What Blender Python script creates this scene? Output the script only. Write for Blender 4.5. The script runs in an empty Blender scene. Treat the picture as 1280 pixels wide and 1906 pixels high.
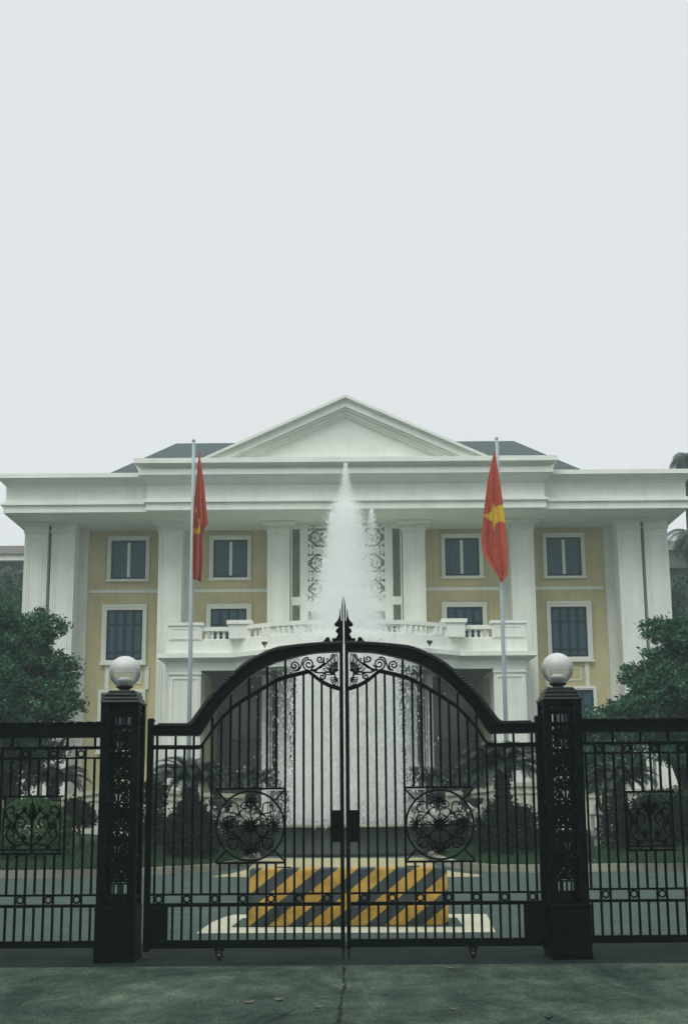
import bpy, bmesh, math, random
import numpy as np
from mathutils import Vector, Matrix
PI = math.pi
SC = bpy.context.scene
COL = SC.collection
rnd = random.Random(7)

# ------------------------------------------------------------------ camera
F, TH, RO, CZ = 2545.0, math.radians(11.98), 0.0074, 1.6
_fw = Vector((0, math.cos(TH), math.sin(TH)))
_r0 = Vector((1, 0, 0)); _u0 = Vector((0, -math.sin(TH), math.cos(TH)))
_R = _r0 * math.cos(RO) - _u0 * math.sin(RO)
_U = _r0 * math.sin(RO) + _u0 * math.cos(RO)
cd = bpy.data.cameras.new('camera'); cam = bpy.data.objects.new('camera', cd); COL.objects.link(cam)
m4 = Matrix.Identity(4)
for i in range(3):
    m4[i][0], m4[i][1], m4[i][2] = _R[i], _U[i], -_fw[i]
m4[2][3] = CZ
cam.matrix_world = m4
cd.sensor_fit = 'VERTICAL'; cd.sensor_height = 36.0; cd.sensor_width = 24.0
cd.lens = F / 1906 * 36.0
cd.clip_start = 0.1; cd.clip_end = 1500
SC.camera = cam

def P(u, v, Y):      # a point of the surveyed photograph on the upright plane y = Y -> (x, z)
    d = _fw + _R * ((u - 640) / F) + _U * ((953 - v) / F)
    t = Y / d.y
    return t * d.x, CZ + t * d.z
def G(u, v, z=0.0):  # ... on the ground
    d = _fw + _R * ((u - 640) / F) + _U * ((953 - v) / F)
    t = (z - CZ) / d.z
    return t * d.x, t * d.y

# ------------------------------------------------------------------ world, sun, exposure
SUN_EL, SUN_AZ = math.radians(50), math.radians(-24)      # azimuth from straight behind the camera
wd = bpy.data.worlds.new('World'); SC.world = wd; wd.use_nodes = True
nt = wd.node_tree; nt.nodes.clear()
out = nt.nodes.new('ShaderNodeOutputWorld'); bg = nt.nodes.new('ShaderNodeBackground')
sky = nt.nodes.new('ShaderNodeTexSky'); sky.sky_type = 'NISHITA'; sky.sun_disc = False
sky.sun_elevation = SUN_EL; sky.sun_rotation = PI + SUN_AZ
tc = nt.nodes.new('ShaderNodeTexCoord'); sp = nt.nodes.new('ShaderNodeSeparateXYZ')
nt.links.new(tc.outputs['Generated'], sp.inputs[0])
rp = nt.nodes.new('ShaderNodeValToRGB')                    # an overcast sky: brightest overhead
rp.color_ramp.interpolation = 'EASE'
rp.color_ramp.elements[0].position = 0.0; rp.color_ramp.elements[0].color = (.507, .520, .524, 1)
rp.color_ramp.elements[1].position = 1.0; rp.color_ramp.elements[1].color = (.92, .98, .98, 1)
e = rp.color_ramp.elements.new(.52); e.color = (.494, .512, .520, 1)
nt.links.new(sp.outputs['Z'], rp.inputs[0])
sc_ = nt.nodes.new('ShaderNodeVectorMath'); sc_.operation = 'SCALE'; sc_.inputs['Scale'].default_value = 16.3
nt.links.new(rp.outputs[0], sc_.inputs[0])
mx = nt.nodes.new('ShaderNodeMix'); mx.data_type = 'RGBA'; mx.inputs['Factor'].default_value = .95
nt.links.new(sky.outputs[0], mx.inputs['A']); nt.links.new(sc_.outputs[0], mx.inputs['B'])
nt.links.new(mx.outputs['Result'], bg.inputs['Color']); bg.inputs['Strength'].default_value = 0.1
nt.links.new(bg.outputs[0], out.inputs['Surface'])
sl = bpy.data.lights.new('sun', 'SUN'); sl.energy = 1.45; sl.angle = math.radians(35); sl.color = (1, .985, .93)
so = bpy.data.objects.new('sun', sl); COL.objects.link(so)
sd = Vector((math.sin(SUN_AZ) * math.cos(SUN_EL), -math.cos(SUN_AZ) * math.cos(SUN_EL), math.sin(SUN_EL)))
so.rotation_euler = sd.to_track_quat('Z', 'Y').to_euler()
SC.view_settings.view_transform = 'Standard'; SC.view_settings.look = 'None'
SC.view_settings.exposure = 0.0; SC.view_settings.gamma = 1.0
SC.render.engine = 'CYCLES'
SC.cycles.use_denoising = True
SC.cycles.max_bounces = 10; SC.cycles.diffuse_bounces = 6; SC.cycles.transparent_max_bounces = 24
SC.cycles.volume_bounces = 5

# ------------------------------------------------------------------ materials
def mat(name, c, rough=.6, var=.12, scale=3.0, bump=0.0, bscale=30.0, spec=.3, metal=0.0, streak=0.0, leaf=0.0, trans=0.0, c2=None):
    m = bpy.data.materials.new(name); m.use_nodes = True
    n = m.node_tree; b = n.nodes['Principled BSDF']
    b.inputs['Roughness'].default_value = rough; b.inputs['Metallic'].default_value = metal
    b.inputs['Specular IOR Level'].default_value = spec
    tc = n.nodes.new('ShaderNodeTexCoord')
    nz = n.nodes.new('ShaderNodeTexNoise'); nz.inputs['Scale'].default_value = scale; nz.inputs['Detail'].default_value = 6
    nz.inputs['Roughness'].default_value = .65
    n.links.new(tc.outputs['Object'], nz.inputs['Vector'])
    rp = n.nodes.new('ShaderNodeValToRGB')
    lo = tuple(x * (1 - var) for x in c); hi = tuple(min(1, x * (1 + var)) for x in (c2 or c))
    rp.color_ramp.elements[0].position = .32; rp.color_ramp.elements[0].color = (*lo, 1)
    rp.color_ramp.elements[1].position = .68; rp.color_ramp.elements[1].color = (*hi, 1)
    n.links.new(nz.outputs['Fac'], rp.inputs[0])
    last = rp.outputs[0]
    def mul(fac_out, lo_, hi_, a=.4, z=.6):
        nonlocal last
        r2 = n.nodes.new('ShaderNodeMapRange'); r2.inputs['From Min'].default_value = a; r2.inputs['From Max'].default_value = z
        r2.inputs['To Min'].default_value = lo_; r2.inputs['To Max'].default_value = hi_
        n.links.new(fac_out, r2.inputs['Value'])
        v = n.nodes.new('ShaderNodeVectorMath'); v.operation = 'SCALE'
        n.links.new(last, v.inputs[0]); n.links.new(r2.outputs[0], v.inputs['Scale']); last = v.outputs[0]
    if streak:
        mp = n.nodes.new('ShaderNodeMapping'); mp.inputs['Scale'].default_value = (5, 5, .22)
        n2 = n.nodes.new('ShaderNodeTexNoise'); n2.inputs['Scale'].default_value = 1.0; n2.inputs['Detail'].default_value = 5
        n.links.new(tc.outputs['Object'], mp.inputs[0]); n.links.new(mp.outputs[0], n2.inputs['Vector'])
        mul(n2.outputs['Fac'], 1 - streak, 1.0, .36, .5)
    if leaf:
        ge = n.nodes.new('ShaderNodeNewGeometry')
        mul(ge.outputs['Random Per Island'], 1 - leaf, 1 + leaf, 0, 1)
    n.links.new(last, b.inputs['Base Color'])
    if bump:
        n3 = n.nodes.new('ShaderNodeTexNoise'); n3.inputs['Scale'].default_value = bscale; n3.inputs['Detail'].default_value = 4
        n.links.new(tc.outputs['Object'], n3.inputs['Vector'])
        bp = n.nodes.new('ShaderNodeBump'); bp.inputs['Strength'].default_value = bump; bp.inputs['Distance'].default_value = .02
        n.links.new(n3.outputs['Fac'], bp.inputs['Height']); n.links.new(bp.outputs[0], b.inputs['Normal'])
    if trans:
        tr = n.nodes.new('ShaderNodeBsdfTranslucent'); n.links.new(last, tr.inputs[0])
        ms = n.nodes.new('ShaderNodeMixShader'); ms.inputs[0].default_value = trans
        n.links.new(b.outputs[0], ms.inputs[1]); n.links.new(tr.outputs[0], ms.inputs[2])
        n.links.new(ms.outputs[0], n.nodes['Material Output'].inputs['Surface'])
    return m

M = {}
M['iron'] = mat('black_iron_paint', (.0022, .0045, .0045), .5, .5, 9, .25, 60, .03)
M['ironlip'] = mat('glint_iron_edge', (.006, .010, .010), .34, .5, 9, .25, 60, .30)  # paler, glossier copy of the iron paint, so upper edges show glints
M['white'] = mat('white_render', (.70, .73, .665), .8, .08, .5, .1, 8, .1, streak=.06)
M['trim'] = mat('white_trim', (.74, .77, .705), .75, .07, .8, .05, 10, .1, streak=.04)
M['yellow'] = mat('ochre_render', (.56, .495, .285), .85, .10, .6, .12, 10, .15, streak=.08)
M['tile'] = mat('roof_tile', (.065, .088, .090), .85, .2, 3, .4, 6, .1)
M['tile2'] = mat('brown_roof_tile', (.11, .10, .095), .75, .25, 4, .4, 6, .3)
M['pane'] = mat('window_dark_frame', (.002, .014, .028), .5, .2, 2, 0, 1, .15)
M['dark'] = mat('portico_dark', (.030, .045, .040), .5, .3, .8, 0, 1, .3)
M['darkglass'] = mat('entrance_glass', (.012, .020, .024), .12, .4, .7, 0, 1, .5)
M['shadedwall'] = mat('shaded_ochre_render', (.36, .41, .33), .85, .1, .8, .1, 8, .1)  # ochre wall behind the screen, its greenish shade put into the colour
M['greywall'] = mat('grey_wall', (.10, .12, .12), .8, .2, .6, .1, 8, .2)
M['asphalt'] = mat('asphalt', (.056, .083, .074), .85, .22, 1.6, .5, 90, .12)
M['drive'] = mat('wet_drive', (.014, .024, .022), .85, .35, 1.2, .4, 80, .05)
M['kerb'] = mat('kerb_stone', (.075, .092, .078), .85, .45, .22, .4, 20, .1, c2=(.30, .30, .23))
M['apron'] = mat('cream_paving', (.36, .33, .19), .8, .12, 1.5, .2, 20, .2)
M['frame'] = mat('pale_concrete', (.44, .44, .33), .85, .14, 2.0, .3, 25, .2)
M['stone'] = mat('garden_stone', (.56, .56, .46), .85, .2, 1.2, .3, 12, .2, streak=.25)
M['lantern'] = mat('lantern_stone', (.40, .45, .41), .85, .2, 4, .3, 14, .2)
M['mossy'] = mat('mossy_basin', (.020, .032, .027), .6, .35, 1.5, .4, 14, .3, streak=.3)
M['tier'] = mat('fountain_tier_stone', (.13, .12, .125), .8, .3, 3, .5, 14, .2)
M['bowl'] = mat('dark_glazed_pot', (.028, .024, .028), .45, .3, 3, .2, 20, .4)
M['pole'] = mat('pole_paint', (.34, .41, .44), .45, .08, 2, 0, 1, .4)
M['red'] = mat('red_cloth', (.52, .085, .045), .85, .12, 3, .2, 60, .1, trans=.3)
M['star'] = mat('yellow_cloth', (.72, .52, .03), .85, .08, 3, .2, 60, .1, trans=.3)
M['bark'] = mat('bark', (.022, .022, .018), .9, .35, 8, .7, 30, .1)
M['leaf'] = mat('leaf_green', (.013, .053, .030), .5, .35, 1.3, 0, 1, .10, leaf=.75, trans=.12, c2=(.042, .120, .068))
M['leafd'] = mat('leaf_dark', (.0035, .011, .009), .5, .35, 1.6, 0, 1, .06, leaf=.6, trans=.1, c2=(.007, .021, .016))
M['topi'] = mat('topiary_green', (.014, .044, .018), .55, .3, 1.3, 0, 1, .15, leaf=.7, trans=.2, c2=(.046, .120, .036))
M['frond'] = mat('cycad_frond', (.008, .026, .020), .38, .3, 2, 0, 1, .30, leaf=.5, trans=.08)
M['flower'] = mat('white_petals', (.46, .50, .44), .7, .1, 3, 0, 1, .2, leaf=.3, trans=.3)
M['lawn'] = mat('lawn_soil', (.014, .032, .018), .9, .3, 2, .6, 40, .1)
M['grass'] = mat('grass_blade', (.030, .078, .032), .7, .3, .8, 0, 1, .2, leaf=.45, trans=.25)
M['soil'] = mat('ground_earth', (.05, .06, .05), .95, .3, .2, .3, 4, .1)
M['dryleaf'] = mat('dry_leaf', (.17, .165, .12), .8, .2, 20, .3, 60, .2)
M['lampmetal'] = mat('lamp_metal', (.008, .010, .010), .4, .3, 8, 0, 1, .5)
M['bulb'] = mat('lamp_white', (.75, .76, .74), .4, .05, 3, 0, 1, .4)
M['crack'] = mat('crack_dirt', (.012, .016, .014), .95, .4, 8, .3, 30, .1)

def m_slab():        # old damp concrete: mossy patches, pale worn patches, grit
    m = mat('concrete_slab', (.032, .052, .046), .9, .30, .8, .6, 70, .08, c2=(.050, .070, .060))
    n = m.node_tree; b = n.nodes['Principled BSDF']; src = b.inputs['Base Color'].links[0].from_socket
    tc = n.nodes.new('ShaderNodeTexCoord')
    def layer(src, scale, det, p0, c0, p1, c1, mp=(1, 1, 1), dist=0):
        mg = n.nodes.new('ShaderNodeMapping'); mg.inputs['Scale'].default_value = mp; n.links.new(tc.outputs['Object'], mg.inputs[0])
        n2 = n.nodes.new('ShaderNodeTexNoise'); n2.inputs['Scale'].default_value = scale; n2.inputs['Detail'].default_value = det; n2.inputs['Roughness'].default_value = .72; n2.inputs['Distortion'].default_value = dist
        n.links.new(mg.outputs[0], n2.inputs['Vector'])
        r = n.nodes.new('ShaderNodeValToRGB'); r.color_ramp.elements[0].position = p0; r.color_ramp.elements[0].color = (*c0, 1)
        r.color_ramp.elements[1].position = p1; r.color_ramp.elements[1].color = (*c1, 1)
        n.links.new(n2.outputs['Fac'], r.inputs[0])
        x = n.nodes.new('ShaderNodeMix'); x.data_type = 'RGBA'; x.blend_type = 'MULTIPLY'; x.inputs['Factor'].default_value = 1
        n.links.new(src, x.inputs['A']); n.links.new(r.outputs[0], x.inputs['B']); return x.outputs['Result']
    c = layer(src, .55, 8, .36, (.50, .58, .58), .62, (1.45, 1.40, 1.30), (1, .6, 1), 1.0)
    c = layer(c, 3.5, 10, .40, (.70, .76, .74), .66, (1.50, 1.42, 1.32), (1, .35, 1), .6)
    c = layer(c, 60, 3, .36, (.58, .60, .60), .64, (1.42, 1.40, 1.36), (1, .4, 1))
    n.links.new(c, b.inputs['Base Color'])
    return m
M['slab'] = m_slab()

def m_stripes():      # diagonal black and yellow hazard paint
    m = mat('hazard_paint', (.5, .3, .04), .6, .1, 3, .15, 30, .3)
    n = m.node_tree; b = n.nodes['Principled BSDF']
    tc = n.nodes.new('ShaderNodeTexCoord'); s = n.nodes.new('ShaderNodeSeparateXYZ')
    n.links.new(tc.outputs['Object'], s.inputs[0])
    a = n.nodes.new('ShaderNodeMath'); a.operation = 'MULTIPLY_ADD'; a.inputs[1].default_value = -1.28
    n.links.new(s.outputs['Z'], a.inputs[0]); n.links.new(s.outputs['X'], a.inputs[2])
    nz = n.nodes.new('ShaderNodeTexNoise'); nz.inputs['Scale'].default_value = 14
    n.links.new(tc.outputs['Object'], nz.inputs['Vector'])
    j = n.nodes.new('ShaderNodeMath'); j.operation = 'MULTIPLY_ADD'; j.inputs[1].default_value = .02
    n.links.new(nz.outputs['Fac'], j.inputs[0]); n.links.new(a.outputs[0], j.inputs[2])
    d = n.nodes.new('ShaderNodeMath'); d.operation = 'MULTIPLY_ADD'; d.inputs[1].default_value = 1 / .508; d.inputs[2].default_value = 20.10
    n.links.new(j.outputs[0], d.inputs[0])
    f = n.nodes.new('ShaderNodeMath'); f.operation = 'FRACT'; n.links.new(d.outputs[0], f.inputs[0])
    g = n.nodes.new('ShaderNodeMath'); g.operation = 'GREATER_THAN'; g.inputs[1].default_value = .52; n.links.new(f.outputs[0], g.inputs[0])
    n2 = n.nodes.new('ShaderNodeTexNoise'); n2.inputs['Scale'].default_value = 5; n2.inputs['Detail'].default_value = 8
    n.links.new(tc.outputs['Object'], n2.inputs['Vector'])
    def ramp(c1, c2):
        r = n.nodes.new('ShaderNodeValToRGB'); r.color_ramp.elements[0].position = .35; r.color_ramp.elements[1].position = .6
        r.color_ramp.elements[0].color = (*c1, 1); r.color_ramp.elements[1].color = (*c2, 1)
        n.links.new(n2.outputs['Fac'], r.inputs[0]); return r.outputs[0]
    x = n.nodes.new('ShaderNodeMix'); x.data_type = 'RGBA'
    n.links.new(g.outputs[0], x.inputs['Factor'])
    n.links.new(ramp((.26, .155, .022), (.43, .265, .045)), x.inputs['A']); n.links.new(ramp((.014, .024, .026), (.030, .046, .050)), x.inputs['B'])
    n.links.new(x.outputs['Result'], b.inputs['Base Color'])
    return m
M['hazard'] = m_stripes()

def m_curtain():      # window panes with pale curtain folds behind dark glass
    m = mat('curtained_pane', (.03, .06, .08), .3, .2, 2, 0, 1, .12)
    n = m.node_tree; b = n.nodes['Principled BSDF']
    tc = n.nodes.new('ShaderNodeTexCoord')
    w = n.nodes.new('ShaderNodeTexWave'); w.bands_direction = 'X'; w.inputs['Scale'].default_value = 1.9
    w.inputs['Distortion'].default_value = 2.5; w.inputs['Detail'].default_value = 3; w.inputs['Detail Scale'].default_value = .6
    n.links.new(tc.outputs['Object'], w.inputs['Vector'])
    r = n.nodes.new('ShaderNodeValToRGB'); r.color_ramp.elements[0].color = (.014, .058, .092, 1); r.color_ramp.elements[1].color = (.032, .108, .150, 1)
    n.links.new(w.outputs['Fac'], r.inputs[0]); n.links.new(r.outputs[0], b.inputs['Base Color'])
    return m
M['curtain'] = m_curtain()

def m_globe():        # prismatic clear acrylic lamp globe
    m = bpy.data.materials.new('acrylic_globe'); m.use_nodes = True
    n = m.node_tree; n.nodes.clear()
    o = n.nodes.new('ShaderNodeOutputMaterial')
    tr = n.nodes.new('ShaderNodeBsdfTransparent'); tr.inputs[0].default_value = (.86, .9, .88, 1)
    di = n.nodes.new('ShaderNodeBsdfDiffuse'); di.inputs[0].default_value = (.96, .95, .94, 1)
    tl = n.nodes.new('ShaderNodeBsdfTranslucent'); tl.inputs[0].default_value = (.80, .80, .79, 1)
    gl = n.nodes.new('ShaderNodeBsdfGlossy'); gl.inputs['Roughness'].default_value = .25
    tc = n.nodes.new('ShaderNodeTexCoord')
    w = n.nodes.new('ShaderNodeTexWave'); w.bands_direction = 'Z'; w.inputs['Scale'].default_value = 30
    n.links.new(tc.outputs['Object'], w.inputs['Vector'])
    bp = n.nodes.new('ShaderNodeBump'); bp.inputs['Strength'].default_value = .2; bp.inputs['Distance'].default_value = .005
    n.links.new(w.outputs['Fac'], bp.inputs['Height'])
    for q in (di, gl, tl): n.links.new(bp.outputs[0], q.inputs['Normal'])
    a = n.nodes.new('ShaderNodeMixShader'); a.inputs[0].default_value = .22
    n.links.new(di.outputs[0], a.inputs[1]); n.links.new(tl.outputs[0], a.inputs[2])
    b = n.nodes.new('ShaderNodeMixShader'); sz = n.nodes.new('ShaderNodeSeparateXYZ'); n.links.new(tc.outputs['Object'], sz.inputs[0])
    zr_ = n.nodes.new('ShaderNodeMapRange'); zr_.interpolation_type = 'SMOOTHSTEP'; zr_.inputs['From Min'].default_value = .17; zr_.inputs['From Max'].default_value = .35; zr_.inputs['To Min'].default_value = .18; zr_.inputs['To Max'].default_value = .70
    n.links.new(sz.outputs['Z'], zr_.inputs['Value']); n.links.new(zr_.outputs[0], b.inputs[0])
    n.links.new(tr.outputs[0], b.inputs[1]); n.links.new(a.outputs[0], b.inputs[2])
    lw = n.nodes.new('ShaderNodeFresnel'); lw.inputs[0].default_value = 1.4
    c = n.nodes.new('ShaderNodeMixShader'); n.links.new(lw.outputs[0], c.inputs[0])
    n.links.new(b.outputs[0], c.inputs[1]); n.links.new(gl.outputs[0], c.inputs[2])
    n.links.new(c.outputs[0], o.inputs['Surface'])
    return m
M['globe'] = m_globe()

def m_water():
    m = bpy.data.materials.new('white_spray'); m.use_nodes = True
    n = m.node_tree; n.nodes.clear()
    o = n.nodes.new('ShaderNodeOutputMaterial')
    di = n.nodes.new('ShaderNodeBsdfDiffuse'); di.inputs[0].default_value = (.97, .985, .97, 1)
    tl = n.nodes.new('ShaderNodeBsdfTranslucent'); tl.inputs[0].default_value = (.97, .985, .97, 1)
    a = n.nodes.new('ShaderNodeMixShader'); a.inputs[0].default_value = .5
    n.links.new(di.outputs[0], a.inputs[1]); n.links.new(tl.outputs[0], a.inputs[2])
    n.links.new(a.outputs[0], o.inputs['Surface'])
    return m
M['spray'] = m_water()
M['pool'] = mat('pool_water', (.03, .045, .045), .08, .2, 2, .4, 6, .5)

# ------------------------------------------------------------------ mesh helpers
ROOT = {}
def tag(o, label=None, cat=None, group=None, kind=None):
    if label: o['label'] = label
    if cat: o['category'] = cat
    if group: o['group'] = group
    if kind: o['kind'] = kind
    return o
def empty(name, loc, label, cat, group=None):
    o = bpy.data.objects.new(name, None); COL.objects.link(o); o.location = loc; o.empty_display_size = .1
    ROOT[o] = Vector(loc); return tag(o, label, cat, group)

class MB:
    def __init__(s): s.v = []; s.f = []
    def each(s, name, m, parent, **k):      # every box of the list as a part of its own
        for i in range(0, len(s.v), 8):
            q = MB(); q.v = s.v[i:i + 8]; q.f = [tuple(j - i for j in f) for f in s.f[i // 8 * 6:i // 8 * 6 + 6]]; q.build(name, m, parent, **k)
    def add(s, v, f):
        b = len(s.v); s.v += [tuple(p) for p in v]; s.f += [tuple(i + b for i in q) for q in f]
    def frust(s, a, b):   # a, b = (x0, x1, y0, y1, z)
        v = []
        for x0, x1, y0, y1, z in (a, b): v += [(x0, y0, z), (x1, y0, z), (x1, y1, z), (x0, y1, z)]
        s.add(v, [(3, 2, 1, 0), (4, 5, 6, 7), (0, 1, 5, 4), (1, 2, 6, 5), (2, 3, 7, 6), (3, 0, 4, 7)]); return s
    def box(s, x0, x1, y0, y1, z0, z1):
        if x0 > x1: x0, x1 = x1, x0
        return s.frust((x0, x1, y0, y1, z0), (x0, x1, y0, y1, z1))
    def poly(s, pts, y0, y1):     # outline in x,z pushed through y
        n = len(pts)
        ar = sum(pts[i][0] * pts[(i + 1) % n][1] - pts[(i + 1) % n][0] * pts[i][1] for i in range(n))
        if ar < 0: pts = pts[::-1]
        v = [(x, y0, z) for x, z in pts] + [(x, y1, z) for x, z in pts]
        s.add(v, [tuple(range(n)), tuple(range(2 * n - 1, n - 1, -1))] + [(i, i + n, (i + 1) % n + n, (i + 1) % n) for i in range(n)]); return s
    def plan(s, lo, z0, hi, z1):  # outline in x,y from lo at z0 to hi at z1
        n = len(lo)
        v = [(x, y, z0) for x, y in lo] + [(x, y, z1) for x, y in hi]
        s.add(v, [tuple(range(n - 1, -1, -1)), tuple(range(n, 2 * n))] + [(i, (i + 1) % n, (i + 1) % n + n, i + n) for i in range(n)]); return s
    def band(s, up, lo, y0, y1):  # strip between two x,z lines, pushed through y
        n = len(up)
        v = [(x, y0, z) for x, z in up] + [(x, y0, z) for x, z in lo] + [(x, y1, z) for x, z in up] + [(x, y1, z) for x, z in lo]
        f = []
        for i in range(n - 1):
            f += [(n + i, n + i + 1, i + 1, i), (2 * n + i, 2 * n + i + 1, 3 * n + i + 1, 3 * n + i), (i, i + 1, 2 * n + i + 1, 2 * n + i), (n + i + 1, n + i, 3 * n + i, 3 * n + i + 1)]
        f += [(0, 2 * n, 3 * n, n), (n - 1, 2 * n - 1, 4 * n - 1, 3 * n - 1)]
        s.add(v, f); return s
    def tube(s, pts, r, n=6, closed=False):
        pts = [Vector(p) for p in pts]; k = len(pts)
        rs = list(r) if isinstance(r, (list, tuple)) else [r] * k
        rs += [rs[-1]] * (k - len(rs))
        up = None; v = []
        for i, p in enumerate(pts):
            a = pts[(i - 1) % k] if (closed or i > 0) else p
            b = pts[(i + 1) % k] if (closed or i < k - 1) else p
            t = (b - a); t = t.normalized() if t.length > 1e-9 else Vector((0, 0, 1))
            if up is None:
                up = Vector((0, 1, 0)) if abs(t.y) < .9 else Vector((1, 0, 0))
            up = (up - t * up.dot(t))
            up = up.normalized() if up.length > 1e-6 else Vector((1, 0, 0))
            w = t.cross(up)
            for j in range(n):
                an = 2 * PI * (j + .5) / n
                v.append(p + (up * math.cos(an) + w * math.sin(an)) * rs[i])
        f = []
        for i in range(k if closed else k - 1):
            a, b = i * n, ((i + 1) % k) * n
            f += [(a + j, a + (j + 1) % n, b + (j + 1) % n, b + j) for j in range(n)]
        if not closed: f += [tuple(range(n - 1, -1, -1)), tuple(range((k - 1) * n, k * n))]
        s.add(v, f); return s
    def lathe(s, prof, cx, cy, n=24):
        v = []; f = []
        for r, z in prof: v += [(cx + r * math.cos(2 * PI * (j + .5) / n), cy + r * math.sin(2 * PI * (j + .5) / n), z) for j in range(n)]
        for i in range(len(prof) - 1):
            a, b = i * n, (i + 1) * n
            f += [(a + j, a + (j + 1) % n, b + (j + 1) % n, b + j) for j in range(n)]
        f += [tuple(range(n - 1, -1, -1)), tuple(range((len(prof) - 1) * n, len(prof) * n))]
        s.add(v, f); return s
    def build(s, name, m, parent=None, smooth=False, at=None, bevel=0):
        me = bpy.data.meshes.new(name)
        o = bpy.data.objects.new(name, me); COL.objects.link(o)
        org = ROOT[parent] if parent is not None else Vector(at or (0, 0, 0))
        me.from_pydata([(x - org.x, y - org.y, z - org.z) for x, y, z in s.v], [], s.f)
        me.materials.append(M[m]); me.validate(); me.update()
        if smooth: me.polygons.foreach_set('use_smooth', [True] * len(me.polygons))
        if parent is not None: o.parent = parent
        else: o.location = org
        ROOT[o] = org
        if bevel:
            bv = o.modifiers.new('soft_edge', 'BEVEL'); bv.width = bevel; bv.segments = 2; bv.limit_method = 'ANGLE'
        return o

def quads(name, V, m, parent=None, at=None):     # V: (N,4,3) world
    V = np.asarray(V, dtype=np.float64); N = len(V)
    org = ROOT[parent] if parent is not None else Vector(at or (0, 0, 0))
    V = (V - np.array(org)).astype(np.float32)
    me = bpy.data.meshes.new(name); o = bpy.data.objects.new(name, me); COL.objects.link(o)
    me.vertices.add(4 * N); me.vertices.foreach_set('co', V.reshape(-1))
    me.loops.add(4 * N); me.loops.foreach_set('vertex_index', np.arange(4 * N, dtype=np.int32))
    me.polygons.add(N); me.polygons.foreach_set('loop_start', np.arange(0, 4 * N, 4, dtype=np.int32))
    me.update(calc_edges=True); me.materials.append(M[m])
    if parent is not None: o.parent = parent
    else: o.location = org
    ROOT[o] = org
    return o
def leaf_quads(C, size, rng, flat=.35, ratio=.42):
    N = len(C)
    d = rng.normal(size=(N, 3)); d[:, 2] = d[:, 2] * (1 - flat) - .25
    d /= np.linalg.norm(d, axis=1, keepdims=True)
    q = rng.normal(size=(N, 3)); q[:, 2] *= .6
    w = np.cross(d, q); w /= np.linalg.norm(w, axis=1, keepdims=True) + 1e-9
    L = size * rng.uniform(.6, 1.35, (N, 1))
    a = C - d * L * .5; b = C + d * L * .5
    mid = C - d * L * .05
    return np.stack([a, mid + w * L * ratio * .5, b, mid - w * L * ratio * .5], 1)
def blob_points(blobs, n, rng, shell=.55):
    vol = np.array([b[3] * b[4] * b[5] for b in blobs]); vol = vol ** .75; k = rng.choice(len(blobs), n, p=vol / vol.sum())
    B = np.array(blobs)[k]
    d = rng.normal(size=(n, 3)); d /= np.linalg.norm(d, axis=1, keepdims=True)
    r = shell + (1 - shell) * rng.random((n, 1)) ** .6
    return B[:, :3] + d * r * B[:, 3:6]
def crown(name, parent, blobs, n_cl, per, size, spread, m, seed, ratio=.42, shell=.55, zmin=.05):
    rng = np.random.default_rng(seed)
    C = blob_points(blobs, n_cl, rng, shell)
    L = np.repeat(C, per, 0) + rng.normal(size=(n_cl * per, 3)) * spread
    L[:, 2] = np.maximum(L[:, 2], zmin)
    return quads(name, leaf_quads(L, size, rng, ratio=ratio), m, parent)

def clumps(blobs, n, rmin, rmax, seed):
    rng = np.random.default_rng(seed); C = blob_points(blobs, n, rng, .80); R_ = rng.uniform(rmin, rmax, n)
    return [(c[0], c[1], c[2], r, r, r * .72) for c, r in zip(C, R_)]
def tree(name, label, cat, x, y, h_trunk, r, blobs, n_cl, per, size, spread, m, seed, group=None, ratio=.42, clump=0):
    t = empty(name, (x, y, 0), label, cat, group)
    rg = random.Random(seed)
    mb = MB(); mb.tube([(x, y, 0), (x + .05, y, h_trunk * .5), (x - .04, y + .05, h_trunk)], [r, r * .8, r * .6], 10)
    for b in blobs[:7]:
        p0 = Vector((x - .04, y + .05, h_trunk * rg.uniform(.6, 1))); p2 = Vector(b[:3]); p1 = (p0 + p2) / 2 + Vector((rg.uniform(-.2, .2), rg.uniform(-.2, .2), .1))
        mb.tube([p0, p1, p2], [r * .45, r * .3, r * .1], 6)
    mb.build('trunk', 'bark', t, True)
    if clump:
        sub = clumps(blobs, clump, .20, .46, seed); rng = np.random.default_rng(seed + 1)
        C = np.concatenate([blob_points(sub, n_cl, rng, .72), blob_points([(*b[:3], b[3] * .7, b[4] * .7, b[5] * .7) for b in blobs], n_cl // 4, rng, .3)])
        L = np.repeat(C, per, 0) + rng.normal(size=(len(C) * per, 3)) * spread * np.array([1, 1, .6]); L[:, 2] = np.maximum(L[:, 2], .3)
        quads('crown', leaf_quads(L, size, rng, ratio=ratio), m, t)
    else: crown('crown', t, blobs, n_cl, per, size, spread, m, seed, ratio)
    return t

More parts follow.
